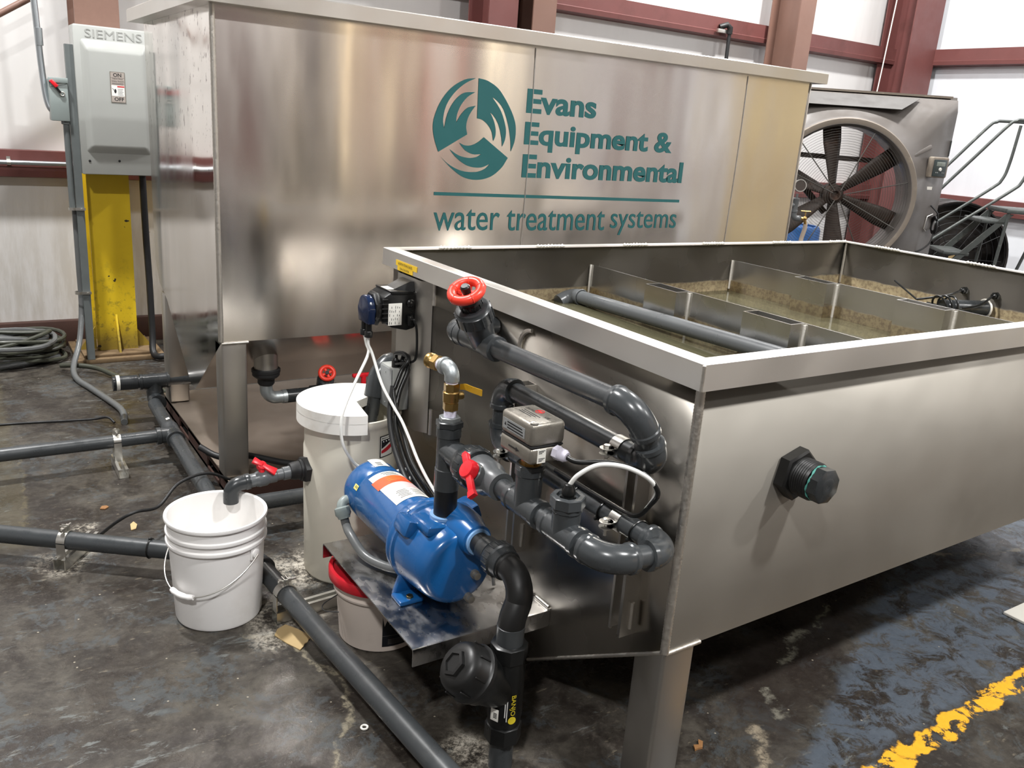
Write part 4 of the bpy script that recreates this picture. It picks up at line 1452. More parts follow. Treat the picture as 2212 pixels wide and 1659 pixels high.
# conduit elbow and flexible conduit
e0 = V((PX - .084, 1.118, PZ - .015))
m = MB()
m.lathe(e0 + V((.012, 0, 0)), (-1, 0, .1), [(0, .022), (.010, .022), (.012, .017)], 20)
ep = [e0 + V((.01, 0, 0))] + arc_elbow(e0 + V((-.032, 0, .003)), (-1, 0, .1), (.1, -.45, -.9), .026)
m.tube(ep, .0155, 18)
en = V((.1, -.45, -.9)).normalized()
m.lathe(ep[-1] - en * .006, en, [(0, .017), (.004, .0245), (.024, .0255), (.030, .021), (.038, .0185)], 8)
m.build('conduit_elbow', M_GREYSW, pu)
m = MB()
s0 = ep[-1] + en * .022
m.tube(spline([s0, s0 + en * .03, (-.337, 1.01, .352), (-.325, .93, .318), (-.295, .86, .311), (-.262, .80, .320), (-.235, .770, .33)], 10), .0135, 14)
m.build('flexible_conduit', M_HOSEG, pu)

# ------------------------------------------------------------------ suction line with wye check valve
sl = thing('suction_line', 'black suction elbow and pipe dropping from the pump to the floor', 'pipework', (DX, .31, .0))
m = MB(); m.cyl((SX, .532, SZ), (SX, .35, SZ), .0285, seg=28); m.build('pipe', M_BLKS, sl)
m = MB()
m.lathe((SX, .500, SZ), -YM, [(0, .030), (.001, .0345), (.036, .0345), (.037, .03)], 28)
m.lathe((SX, .455, SZ), -YM, [(0, .036), (.003, .043), (.008, .046), (.034, .046), (.038, .042), (.060, .040), (.062, .033)], 32)
for k in range(18):
    a = k * math.pi / 9
    m.box((SX + .0458 * math.cos(a), .434, SZ + .0458 * math.sin(a)), (.0035, .024, .0035), Matrix.Rotation(-a, 3, 'Y'), .001)
m.build('union_nut', M_PVC_DARK, sl)
ce = V((SX, .318, SZ))
m = MB()
low = V((DX, .306, .43))
dn = (low - ce).normalized()
m.tube([ce + V((0, .082, 0)), ce + V((0, .068, 0))] + arc_elbow(ce, (0, -1, 0), (-.18, 0, -1), .060, 14) + [V((DX + .004, .308, .43)), V((DX, .308, .405))], .0335, 28)
m.lathe(ce + V((0, .086, 0)), -YM, [(0, .033), (.001, .0372), (.016, .0372), (.020, .033)], 28)
m.build('elbow', M_BLKS, sl)
m = MB(); m.lathe((DX, .308, .348), (0, 0, 1), [(0, .03), (0, .0335), (.058, .0345), (.06, .0345), (.062, .03)], 28); m.build('reducer', M_PVC, sl)
m = MB(); m.cyl((DX, .308, .0), (DX, .308, .125), .0305, seg=28); m.build('pipe', M_PVC, sl)

cvt = thing('check_valve', 'black wye check valve with domed cap and yellow lettering under the pump elbow', 'valve', (DX, .308, .1))
cy = .308
m = MB()
for za, zb in ((.318, .362), (.085, .135)):
    m.hexn((DX, cy, za), (DX, cy, zb), .0465, 8, .004)
m.lathe((DX, cy, .13), (0, 0, 1), [(0, .040), (.03, .044), (.16, .044), (.19, .040)], 32)
bo = V((DX + .004, cy, .213)); bd = V((-.76, .06, .64)).normalized()
m.lathe(bo, bd, [(-.035, .018), (0, .036), (.045, .052), (.080, .058), (.098, .066), (.124, .068)], 40)
m.build('body', M_BLK, cvt)
m = MB()
m.lathe(bo + bd * .122, bd, [(0, .064), (.001, .072), (.012, .073), (.016, .068), (.020, .066), (.046, .064), (.060, .059), (.069, .050), (.072, .034), (.072, 0)], 40)
d, u, w = MB.frame(bd)
for k in range(8):
    a = k * math.pi / 4 + .2
    e = u * math.cos(a) + w * math.sin(a)
    m.box(bo + bd * .158 + e * .066, (.004, .004, .034), Matrix((u * -math.sin(a) + w * math.cos(a), e, d)).transposed(), .001)
# square grip on the cap
m.lathe(bo + bd * .190, bd, [(0, .036), (.012, .033), (.013, .025), (.008, .023), (.008, 0)], 6, False, .5)
m.build('cap', M_BLKS, cvt)
# lettering on the front of the body: reads downward
nf = V((-.55, -.83, .0)).normalized()
fo = V((DX, cy, 0)) + nf * .0452
du = V((-.04, .03, -1)).normalized()
dv = nf.cross(du) * -1
m = MB()


def curved_text(m, body, s0, w, h, off, lift=.0006):
    """text running down the cylinder; 'off' is the arc offset round the pipe"""
    mm = MB()
    mm.text(body, (0, 0, 0), (1, 0, 0), (0, 1, 0), w, h, 0, .01)
    bmesh.ops.subdivide_edges(mm.bm, edges=[e for e in mm.bm.edges if e.calc_length() > .006], cuts=1)
    R_ = .0452 + lift
    base = math.atan2(nf.y, nf.x)
    for v in mm.bm.verts:
        a = base + (v.co.y + off) / R_
        v.co = V((DX + R_ * math.cos(a), cy + R_ * math.sin(a), s0 - v.co.x))
    me = bpy.data.meshes.new('x')
    mm.bm.to_mesh(me)
    m.bm.from_mesh(me)
    bpy.data.meshes.remove(me)


curved_text(m, 'BANJO', .238, .058, .016, .012)
m.build('lettering', M_INKY, cvt, recalc=False)
m = MB()
base = math.atan2(nf.y, nf.x) + .020 / .0458
cc_ = V((DX + .0458 * math.cos(base), cy + .0458 * math.sin(base), .167))
en_ = V((math.cos(base), math.sin(base), 0))
m.lathe(cc_, en_, [(0, .0105), (.0008, .0105), (.0008, 0)], 24, False); m.build('round_mark', M_INKY, cvt)
m = MB()
for k in range(2):
    a = base + (-.014 - .005 * k) / .0458
    e = V((math.cos(a), math.sin(a), 0)); t_ = V((-math.sin(a), math.cos(a), 0))
    p = V((DX, cy, 0)) + e * .0458
    m.quad([p + V((0, 0, .234)) - t_ * .0012, p + V((0, 0, .164 + .012 * k)) - t_ * .0012, p + V((0, 0, .164 + .012 * k)) + t_ * .0012, p + V((0, 0, .234)) + t_ * .0012])
m.build('small_print', M_INKW, cvt)
a = base - .044 / .0458
e = V((math.cos(a), math.sin(a), 0)); t_ = V((-math.sin(a), math.cos(a), 0))
m = MB(); m.box(V((DX, cy, .180)) + e * .0475, (.022, .0015, .034), Matrix((t_, e, V((0, 0, 1)))).transposed(), .0006); lb = m.build('label', M_STICKW, cvt, label='small white label')
m = MB()
for k in range(4):
    m.box(V((DX, cy, .173 + .004 * k)) + e * .0485 + t_ * .002, (.010, .0006, .002), Matrix((t_, e, V((0, 0, 1)))).transposed())
m.build('printing', M_INK, lb)

# ------------------------------------------------------------------ white dosing drum
QX, QY = -.167, 1.425
dr = thing('chemical_drum', 'tall white plastic drum with notched lid between the two tanks', 'drum', (QX, QY, 0))
m = MB()
m.lathe((QX, QY, 0), (0, 0, 1), [(0, .140), (.004, .150), (.016, .1575), (.30, .160), (.470, .160), (.485, .157), (.560, .157), (.575, .165), (.590, .1715), (.602, .1715), (.602, .162), (.585, .156), (.575, .151), (.02, .151), (.012, 0)], 64, True)
m.build('drum_body', M_DRUM, dr)
LX = QX
ring = []
a_f = math.atan2(1.245 - QY, -.185 - LX)      # notch front edge
a_b = math.atan2(1.50 - QY, .02 - LX)
n = 56
a0 = a_b
a1 = a_f + 2 * math.pi
RL = .183
cor = (LX + .004, 1.392)
top, bot = [], []
pts = [(LX + RL * math.cos(a0 + (a1 - a0) * k / n), QY + RL * math.sin(a0 + (a1 - a0) * k / n)) for k in range(n + 1)] + [cor]
m = MB()
m.prism([(x, y, .604) for x, y in pts], (0, 0, .030), .0)
for f in m.bm.faces:
    f.smooth = True
# skirt
for k in range(n):
    pass
rows = []
for x, y in pts[:-1]:
    e = V((x - LX, y - QY, 0)).normalized()
    rows.append([m.bm.verts.new(V((LX, QY, 0)) + e * rr + V((0, 0, zz))) for rr, zz in ((RL, .606), (RL, .568), (RL - .004, .566), (RL - .004, .606))])
for p, q in zip(rows, rows[1:]):
    for k in range(4):
        m.bm.faces.new((p[k], p[(k + 1) % 4], q[(k + 1) % 4], q[k]))
m.bm.faces.new(rows[0]); m.bm.faces.new(list(reversed(rows[-1])))
m.build('lid', M_LID, dr)
# flag label on the drum


def drum_patch(name, mat, parent, a0, a1, z0, z1, lift, poly=None, label=None, r=.160):
    m = MB()
    n = 8
    rows = []
    for k in range(n + 1):
        t = k / n
        a = a0 + (a1 - a0) * t
        lo, hi = (z0, z1) if poly is None else poly(t)
        rows.append([m.bm.verts.new((QX + (r + lift) * math.cos(a), QY + (r + lift) * math.sin(a), zz)) for zz in (lo, hi)])
    for p, q in zip(rows, rows[1:]):
        m.bm.faces.new((p[0], q[0], q[1], p[1]))
    return m.build(name, mat, parent, label=label)


LA0, LA1 = -1.33, -.93
lb = drum_patch('label', M_INK, dr, LA0, LA1, .468, .545, .0008, label='flag label with dark border')
drum_patch('label_face', M_STICKW, lb, LA0 + .025, LA1 - .025, .4715, .5415, .0014)
drum_patch('flag_blue', M_NAVY, lb, LA0 + .04, LA1 - .04, 0, 0, .0020, lambda t: (.500 + .022 * t, .530))
drum_patch('flag_red', M_REDLID, lb, LA0 + .04, LA1 - .04, 0, 0, .0020, lambda t: (.484 + .014 * t * t, .493 + .020 * t))
m = MB()
mm = MB(); mm.text('MADE IN THE USA', (0, 0, 0), (1, 0, 0), (0, 1, 0), .054, .0062, 0, .01)
for v in mm.bm.verts:
    a = LA0 + .045 + v.co.x / .160
    v.co = V((QX + .1622 * math.cos(a), QY + .1622 * math.sin(a), .533 + v.co.y))
mm.build('printing', M_INK, lb, recalc=False)
for a in (LA0 + .09, LA0 + .17, LA0 + .25):
    m = MB(); m.ball((QX + .1622 * math.cos(a), QY + .1622 * math.sin(a), .524), .0022, seg=8); m.build('star', M_INKW, lb)
# side outlet: bulkhead, ball valve and elbow above the bucket
OZ = .402
oy = 1.425
m = MB()
m.hexn((QX - .150, oy, OZ), (QX - .176, oy, OZ), .047, 6, .005)
m.lathe((QX - .172, oy, OZ), (-1, 0, 0), [(0, .036), (.012, .036), (.013, .032), (.03, .031), (.045, .027)], 24)
m.build('bulkhead', M_RUB, dr)
sp = MB()
sp.cyl((QX - .205, oy, OZ - .002), (QX - .285, oy, OZ - .008), .0185, seg=22)
sp.lathe((QX - .214, oy, OZ - .003), (-1, 0, -.07), [(0, .019), (.001, .0225), (.026, .0225), (.027, .0185)], 22)
sp.lathe((QX - .262, oy, OZ - .006), (-1, 0, -.07), [(0, .019), (.003, .0225), (.028, .0225), (.036, .0265), (.062, .0265), (.070, .0225), (.096, .0225), (.098, .019)], 24)
valve = sp.build('outlet_valve', M_PVC_LITE, dr)
m = MB()
vx = QX - .310
m.cyl((vx, oy, OZ + .006), (vx, oy, OZ + .030), .0105, seg=16)
lv = V((.80, -.30, -.52)).normalized()
hn2 = V((-.2, -.55, .81)); hn2 = (hn2 - lv * hn2.dot(lv)).normalized()
sd3 = hn2.cross(lv)
RMh = Matrix((lv, sd3, hn2)).transposed()
hc2 = V((vx, oy, OZ + .036))
m.lathe(hc2 - hn2 * .010, hn2, [(0, .015), (.016, .015), (.018, .012), (.018, 0)], 16)
m.prism([hc2 - sd3 * .007, hc2 + lv * .050 - sd3 * .013, hc2 + lv * .050 + sd3 * .013, hc2 + sd3 * .007], hn2 * .010, .002)
m.prism([hc2 - sd3 * .008, hc2 - lv * .034 - sd3 * .011, hc2 - lv * .034 + sd3 * .011, hc2 + sd3 * .008], hn2 * .012, .002)
m.build('red_handle', M_REDH, valve)
m = MB()
ec = V((QX - .412, oy, OZ - .016))
m.tube([ec + V((.060, 0, .004)), ec + V((.045, 0, .003))] + arc_elbow(ec, (-1, 0, -.06), (0, 0, -1), .032, 12) + [ec + V((0, 0, -.060))], .0245, 24)
m.lathe(ec + V((.062, 0, .004)), (-1, 0, -.06), [(0, .021), (.001, .0268), (.014, .0268), (.017, .0245)], 24)
m.build('outlet_elbow', M_PVC_DARK, valve)

# fill pipe that dips through the notch in the lid
fp = thing('fill_pipe', 'grey PVC pipe bending from the low tank down through the notched drum lid', 'pipe', (-.06, 1.45, .6))
m = MB(); m.cyl((-.112, 1.428, .48), (-.072, 1.442, .665), .029, seg=24); m.build('pipe', M_PVC, fp)
m = MB()
pts = [(-.079, 1.4395, .630)] + [tuple(p) for p in arc_elbow((-.058, 1.447, .722), (.216, .076, 1), (1, .30, .42), .048)] + [(.004, 1.466, .7480)]
m.tube(pts, [.0345] * 12 + [.0275] * (len(pts) - 12), 24)
m.build('elbow', M_PVC_FIT, fp)
m = MB(); m.cyl((.0, 1.465, .746), (.030, 1.474, .759), .014, seg=16); m.build('nipple', M_GALV, fp)

# ------------------------------------------------------------------ bucket under the outlet
KX, KY = -.650, 1.330
bu = thing('bucket', 'open white plastic bucket with wire bail standing under the drum outlet', 'bucket', (KX, KY, 0))
m = MB()
m.lathe((KX, KY, 0), (0, 0, 1), [(0, .122), (.003, .129), (.012, .132), (.262, .1435), (.266, .1515), (.271, .1525), (.276, .1515), (.279, .1455), (.294, .1455), (.297, .1515), (.302, .1525), (.307, .1515), (.310, .1465), (.338, .147), (.341, .1535), (.347, .155), (.352, .1535), (.353, .150), (.349, .1445), (.26, .139), (.02, .128), (.012, .11), (.011, 0)], 72, True)
m.build('bucket_shell', M_WHITE, bu)
# bail pivots sit left-rear and right-front as seen; the bail hangs to the front left
av = math.radians(-55)
pv = V((math.cos(av), math.sin(av), 0)); qv = V((pv.y, -pv.x, 0))     # qv: side the bail hangs toward
for s in (1, -1):
    m = MB()
    pc = V((KX, KY, .243)) + pv * s * .144
    RMt = Matrix((pv.cross(V((0, 0, 1))), pv, V((0, 0, 1)))).transposed()
    m.box(pc, (.036, .007, .040), RMt, .003)
    m.lathe(pc, pv * s, [(0, .015), (.008, .0145), (.010, .011)], 16)
    m.build('bail_ear', M_WHITE, bu)
m = MB()
pts = []
for k in range(41):
    a = math.pi * k / 40
    rr = .1585
    side = math.sin(a)
    pts.append(V((KX, KY, .243)) + pv * rr * math.cos(a) + qv * (rr * side * .985) + V((0, 0, -.112 * side)))
m.tube(pts, .0021, 8)
m.build('wire_bail', M_ZINC, bu)
m = MB()
m.tube(pts[17:25], [.008, .0095, .0085, .0095, .0095, .0085, .0095, .008], 14)
m.build('grip', M_WHITE, bu)
m = MB(); m.lathe((KX, KY, .0125), (0, 0, 1), [(0, .1), (.0, .1292), (.018, .1292), (.018, 0)], 48, False)
wtr = m.build('clear_water', M_WHITE if False else M_LID, loc=(KX, KY, .02))
tag(wtr, 'shallow milky liquid in the bottom of the white bucket', 'water', None, 'stuff')

# ------------------------------------------------------------------ pail under the shelf
GX, GY = -.234, 1.0
pl_ = thing('lidded_pail', 'white pail with red lid and dark wrap standing under the pump shelf', 'bucket', (GX, GY, 0))
m = MB(); m.lathe((GX, GY, 0), (0, 0, 1), [(0, .120), (.004, .128), (.165, .1395), (.169, .148), (.175, .149), (.179, .142), (.200, .144), (.204, .152), (.214, .152)], 56); m.build('pail_body', M_PAIL, pl_)
m = MB(); m.lathe((GX, GY, .204), (0, 0, 1), [(0, .150), (0, .160), (.004, .163), (.028, .163), (.034, .160), (.034, .150), (.022, .148), (.020, 0)], 56, False); m.ball((GX - .05, GY + .09, .226), .012, (1.4, 1, .35), 10); m.build('lid', M_REDLID, pl_)
m = MB()
rows = []
for k in range(21):
    a = math.radians(-112) + math.radians(150) * k / 20
    rows.append([m.bm.verts.new((GX + (.1285 + .0575 * zz) * math.cos(a) + .0008 * math.cos(a), GY + (.1285 + .0575 * zz) * math.sin(a) + .0008 * math.sin(a), zz)) for zz in (.022, .06, .158)])
for p, q in zip(rows, rows[1:]):
    for k in range(2):
        m.bm.faces.new((p[k], q[k], q[k + 1], p[k + 1]))
wr = m.build('dark_wrap', M_NAVY, pl_)
m = MB()
for zz, a_l in ((.060, (0, 20)), (.046, (1, 7)), (.041, (1, 9)), (.036, (1, 8)), (.031, (1, 9))):
    rr = [None] * 0
    for k in range(a_l[0], a_l[1] + 1):
        a = math.radians(-112) + math.radians(150) * k / 20
        rr.append([m.bm.verts.new((GX + (.1285 + .0575 * z2 + .0014) * math.cos(a), GY + (.1285 + .0575 * z2 + .0014) * math.sin(a), z2)) for z2 in (zz, zz + .0012)])
    for p, q in zip(rr, rr[1:]):
        m.bm.faces.new((p[0], q[0], q[1], p[1]))
m.build('printing', M_FLOWBOX, wr)
m = MB(); m.tube(spline([(GX - .135, GY + .02, .150), (GX - .172, GY + .045, .112), (GX - .175, GY + .03, .098), (GX - .140, GY - .0, .10)], 6), .0018, 6); m.build('wire_bail', M_RUB, pl_)

# ------------------------------------------------------------------ floor piping
fl1 = thing('floor_pipe', 'grey pipe with a bend behind the bucket, running to the bottom edge of the view', 'pipe', (-.5, 1.4, .0))
PZ1 = .092
c1 = V((-.502, 1.448, PZ1))
d_in = (c1 - V((-1.221, 1.978, PZ1))).normalized()
d_out = V((.085, -1, 0)).normalized()
m = MB(); m.cyl(c1 - d_in * 2.2, c1 - d_in * .05, .031, seg=28); m.build('pipe', M_PVC, fl1)
m = MB(); m.cyl(c1 + d_out * .05, c1 + d_out * 2.1, .031, seg=28); m.build('pipe', M_PVC, fl1)
m = MB()
m.tube([c1 - d_in * .085] + arc_elbow(c1, d_in, d_out, .060) + [c1 + d_out * .085], .0375, 28)
m.lathe(c1 - d_in * .087, d_in, [(0, .033), (.001, .0405), (.016, .0405), (.02, .037)], 28)
m.lathe(c1 + d_out * .087, -d_out, [(0, .033), (.001, .0405), (.016, .0405), (.02, .037)], 28)
m.build('elbow', M_PVC, fl1)
m = MB(); m.torus(c1 - d_in * .36, d_in, .0325, .003, 28, 6); m.box(c1 - d_in * .36 + V((0, 0, .037)), (.012, .008, .008), None, .002); m.build('cable_tie', M_BLK, fl1)


def floor_clamp(o, d, z, label, r, length, ww=.041, h=.041, ext=0.5):
    """strut channel on the floor across pipe axis d, with a saddle clamp on top"""
    cl = thing('strut_pipe_support', label, 'pipe support', (o[0], o[1], 0), 'zinc strut supports on the floor')
    d = V(d).normalized()
    t = V((0, 0, 1)).cross(d).normalized()
    o = V((o[0], o[1], 0))
    M3 = Matrix((t, d, V((0, 0, 1)))).transposed()
    m = MB()
    cx = o - t * length * (ext - .5)
    m.box(cx + V((0, 0, .0015)), (length, ww, .003), M3)
    for s in (-1, 1):
        m.box(cx + d * s * (ww / 2 - .00125) + V((0, 0, h / 2)), (length, .0025, h), M3)
        m.box(cx + d * s * (ww / 2 - .006) + V((0, 0, h - .001)), (length, .012, .0025), M3)
    m.build('strut_channel', M_ZINC, cl)
    m = MB()
    for k in (-1, 1):
        m.box(o + t * k * (r + .0025) + V((0, 0, h + (z - h) / 2 - .003)), (.003, .030, z - h + .006), M3)
    dd, u, w = MB.frame(d)
    a_up = math.atan2(V((0, 0, 1)).dot(w), V((0, 0, 1)).dot(u))
    m.band(o + V((0, 0, z)), d, r + .001, .030, .003, a_up - 1.45, a_up + 1.45, 30)
    m.box(o + V((0, 0, z + r + .012)) + t * .006, (.003, .026, .026), M3)
    m.box(o + V((0, 0, z + r + .012)) - t * .006, (.003, .026, .026), M3)
    m.build('saddle', M_ZINC, cl)
    m = MB()
    b0 = o + V((0, 0, z + r + .015))
    m.cyl(b0 - t * .024, b0 + t * .036, .0042, seg=10)
    m.hexn(b0 - t * .022, b0 - t * .012, .0085, 6)
    m.hexn(b0 + t * .010, b0 + t * .018, .0085, 6)
    m.build('bolt', M_ZINC, cl)
    return cl


floor_clamp(c1 - d_in * .66, d_in, PZ1, 'zinc strut support with saddle under the near pipe left of the bucket', .031, .22, ext=.22)
floor_clamp(c1 + d_out * .262, d_out, PZ1, 'zinc strut support beside the white pail under the bent floor pipe', .031, .30, ext=.12)

fl2 = thing('floor_pipe', 'grey pipe network with capped tee running from the tall tank along the floor', 'pipe', (-.5, 2.7, .0))
PY2 = 2.668
m = MB(); m.cyl((-2.3, PY2, .125), (-.56, PY2, .12), .029, seg=28); m.build('pipe', M_PVC, fl2)
m = MB(); m.cyl((-.497, 3.13, .118), (-.525, 1.84, .118), .031, seg=28); m.build('pipe', M_PVC, fl2)
m = MB(); m.cyl((-.66, 3.236, .21), (-.30, 3.22, .205), .031, seg=28); m.lathe((-.645, 3.235, .21), (1, -.04, 0), [(0, .037), (.09, .037), (.092, .031)], 28); m.build('pipe', M_PVC_DARK, fl2)
m = MB(); m.lathe((-.668, 3.236, .21), (1, -.04, 0), [(0, .030), (.001, .0385), (.014, .0385), (.016, .037)], 28); m.build('end_cap', M_PVC_DARK, fl2)
m = MB(); m.lathe((-.652, 3.2355, .21), (1, -.04, 0), [(0, .037), (.0, .0392), (.016, .0392), (.016, .037)], 28, False); m.build('white_ring', M_STICKW, fl2)
m = MB()
m.lathe((-.475, 3.228, .207), (0, 0, -1), [(0, .037), (.045, .037), (.05, .040), (.062, .040)], 28)
m.lathe((-.545, 3.231, .208), (1, -.04, 0), [(0, .034), (.001, .040), (.012, .040), (.014, .037), (.125, .037), (.128, .040), (.14, .040), (.141, .034)], 28)
m.tube([(-.475, 3.228, .155)] + [tuple(p) for p in arc_elbow((-.478, 3.226, .117), (0, 0, -1), (-.02, -1, 0), .034)] + [(-.4795, 3.14, .118)], .037, 28)
m.lathe((-.4795, 3.135, .118), (.02, 1, 0), [(0, .033), (.001, .0405), (.02, .0405), (.024, .037)], 28)
m.build('drop_tee', M_PVC_DARK, fl2)
m = MB()
m.lathe((-.506, 2.745, .119), (-.02, -1, 0), [(0, .034), (.001, .0395), (.016, .0395), (.02, .037), (.13, .037), (.134, .0395), (.15, .0395), (.151, .034)], 28)
m.lathe((-.508, PY2, .12), (-1, 0, 0), [(0, .036), (.05, .036), (.053, .039), (.070, .039), (.071, .032)], 28)
m.build('tee', M_PVC, fl2)
m = MB(); m.box((-.502, 2.80, .1505), (.016, .022, .001), Matrix.Rotation(-.3, 3, 'Y')); m.build('white_sticker', M_STICKW, fl2)
m = MB()
m.tube([(-.525, 1.90, .118)] + [tuple(p) for p in arc_elbow((-.526, 1.832, .116), (-.02, -1, 0), (1, -.05, -.02), .05)] + [(-.455, 1.83, .115)], .0375, 28); m.build('elbow', M_PVC, fl2)
m = MB(); m.cyl((-.46, 1.83, .115), (.55, 1.80, .11), .031, seg=28); m.build('pipe', M_PVC, fl2)
floor_clamp((-.742, PY2), (-1, 0, 0), .121, 'zinc strut support under the shiny pipe at the far left tee', .029, .20, ext=.26)

# black cables on the floor


def cable(name, pts, r, mat, label, cat='cable', n=8, loc=None, group=None):
    m = MB(); m.tube(spline(pts, n), r, 10)
    o = m.build(name, mat, loc=loc or pts[0])
    return tag(o, label, cat, group)


cable('power_cable', [(-1.55, 2.55, .006), (-1.13, 2.16, .006), (-.93, 1.98, .006), (-.86, 1.90, .10), (-.80, 1.88, .135), (-.71, 1.95, .11), (-.62, 2.02, .16), (-.50, 2.08, .158), (-.40, 2.118, .1), (-.34, 2.135, .096)][2:], .006, M_RUB,
      'thin black cable tied to the near pipe and rising over to the tall tank leg')
cable('hose_line', [(-.46, 2.36, .162), (-.415, 2.30, .14), (-.37, 2.27, .135), (-.29, 2.275, .13), (-.10, 2.10, .125), (.15, 2.09, .14), (.5, 2.10, .16)], .014, M_RUB, 'thick black hose passing behind the tall tank leg')
cable('ground_cable', [(-1.9, 3.55, .006), (-1.35, 3.42, .006), (-1.05, 3.38, .006), (-.78, 3.31, .012), (-.70, 3.262, .03), (-.672, 3.22, .012)], .006, M_RUB, 'thin black cable lying across the floor toward the capped pipe')
cable('flexible_conduit', [(-.650, 4.405, .93), (-.652, 4.40, .60), (-.655, 4.39, .35), (-.69, 4.30, .16), (-.745, 4.16, .05), (-.745, 4.02, .016), (-.70, 3.82, .016), (-.65, 3.60, .016), (-.615, 3.42, .016), (-.615, 3.30, .016), (-.63, 3.20, .016)], .0165, M_HOSEG,
      'grey flexible conduit curving from the strut down across the floor')
cable('dark_hose', [(-.80, 4.28, .03), (-.72, 4.22, .04), (-.62, 4.14, .034), (-.52, 3.95, .018), (-.40, 3.72, .018), (-.30, 3.55, .018), (-.20, 3.47, .018)], .0145, M_HOSE, 'dark green hose crossing in front of the gusseted base plate')
cable('drop_cord', [(-.265, 4.46, 1.13), (-.263, 4.46, .80), (-.258, 4.45, .45), (-.262, 4.42, .16), (-.27, 4.36, .04), (-.22, 4.30, .034), (-.10, 4.42, .03), (.05, 4.55, .03)], .020, M_RUB, 'black rubber cord dropping below the grey panel right of the yellow column')

# coil of hoses on the floor at the left
hc_ = thing('hose_coil', 'heap of coiled dark hoses on the floor left of the yellow column', 'hose', (-1.24, 4.58, 0))
random.seed(3)
for k in range(16):
    rx = .36 + .13 * random.random()
    ry = .12 + .13 * random.random()
    cx, cy_ = -1.23 + random.uniform(-.05, .05), 4.58 + random.uniform(-.04, .03)
    z0 = .014 + .0095 * k
    tl = random.uniform(-.04, .04)
    ph = random.random() * 6
    pts = [(cx + rx * math.cos(a), cy_ + ry * math.sin(a) + .03 * math.sin(2 * a + ph), max(.014, z0 + tl * math.cos(a + ph) + .012 * math.sin(3 * a + ph))) for a in [j * math.pi / 18 for j in range(36)]]
    m = MB(); m.tube(pts, .0125 if k % 3 else .0145, 8, closed=True); m.build('hose_loop', M_HOSE if k % 3 else M_HOSEG, hc_)

# ------------------------------------------------------------------ dosing pump, box and tubes on the mounting plate
dp = thing('dosing_pump', 'black dosing pump with blue head and white label on the bent mounting plate', 'pump', (0, 1.36, .95))
y0, y1 = 1.300, 1.420
m = MB()
m.prism([(-.001, y0, .900), (-.030, y0, .893), (-.083, y0, .905), (-.115, y0, .925), (-.115, y0, 1.006), (-.088, y0, 1.022), (-.001, y0, 1.020)], (0, y1 - y0, 0), .006)
m.prism([(-.088, y0 - .002, 1.014), (-.008, y0 - .002, 1.014), (-.008, y0 - .002, 1.024), (-.092, y0 - .002, 1.027)], (0, y1 - y0 + .004, 0), .003)
m.build('housing', M_BLK, dp)
m = MB()
m.prism([(-.072, y0 + .028, 1.024), (-.001, y0 + .012, 1.024), (-.001, y1 - .012, 1.024), (-.072, y1 - .028, 1.024)], (0, 0, .0001))
m = MB()
vs = [m.bm.verts.new(p) for p in ((-.074, y0 + .03, 1.024), (-.001, y0 + .01, 1.022), (-.001, y1 - .01, 1.022), (-.074, y1 - .03, 1.024), (-.001, y0 + .018, 1.052), (-.001, y1 - .018, 1.052), (-.012, y0 + .022, 1.052), (-.012, y1 - .022, 1.052))]
for f in ((0, 1, 4, 6), (3, 7, 5, 2), (0, 6, 7, 3), (6, 4, 5, 7), (1, 2, 5, 4), (0, 3, 2, 1)):
    m.bm.faces.new([vs[i] for i in f])
m.build('bracket', M_BLKS, dp)
m = MB(); m.lohi((-.090, y0 + .030, 1.0262), (-.066, y1 - .040, 1.0285)); m.build('top_label', M_STICKW, dp, label='white label on top')
m = MB()
m.lathe((-.114, 1.36, .962), (-1, 0, 0), [(0, .055), (.004, .058), (.012, .058), (.016, .054), (.020, .052)], 8, True, .39)
for k in range(6):
    m.box((-.110, y0 - .002, .925 + .015 * k), (.020, .006, .004), None, .001)
m.build('ring', M_BLKS, dp)
m = MB()
hp = [(1.318, .915), (1.402, .915), (1.405, .96)] + [(1.36 + .045 * math.cos(a), .962 + .045 * math.sin(a)) for a in [k * math.pi / 12 for k in range(13)]] + [(1.315, .96)]
m.prism([(-.133, y, z) for y, z in hp], (-.026, 0, 0), .006)
m.build('pump_head', simple('blue_black_head', (20, 34, 62), .16, 0, .08, 8), dp)
for y in (1.342, 1.378):
    m = MB(); m.cyl((-.146, y, .918), (-.146, y, .886), .010, seg=16); m.lathe((-.146, y, .890), (0, 0, -1), [(0, .012), (.002, .0135), (.020, .0135), (.022, .008)], 12); m.build('hose_nut', M_BLK, dp)
m = MB(); m.lohi((-.098, y0 - .0016, .914), (-.050, y0 - .0004, .987), .0004); lb = m.build('label', M_STICKW, dp, label='white rating label')
m = MB()
for k in range(6):
    for j in range(5):
        if (k * 3 + j * 5) % 7 < 5:
            m.lohi((-.094 + .0068 * k, y0 - .0020, .918 + .013 * j), (-.0925 + .0068 * k, y0 - .0016, .927 + .013 * j - .002 * (k % 3)))
m.build('printing', M_INK, lb)
m = MB(); m.lathe((-.020, y0 - .001, .985), (0, -1, 0), [(0, .014), (.004, .014), (.008, .010), (.010, .010), (.012, .004)], 20); m.build('knob', M_BLK, dp)
m = MB(); m.box((-.024, y0 - .009, .930), (.017, .018, .034), None, .004); m.build('cord_grip', M_BLK, dp)
m = MB(); m.tube(spline([(-.022, y0 - .016, .936), (-.016, y0 - .026, .932), (-.010, y0 - .030, .91), (-.006, y0 - .030, .87), (-.006, y0 - .030, .82), (-.012, y0 - .026, .795), (-.030, y0 - .010, .786), (-.046, 1.315, .778), (-.048, 1.335, .772)], 8), .0042, 10); m.build('cord', M_BLK, dp)
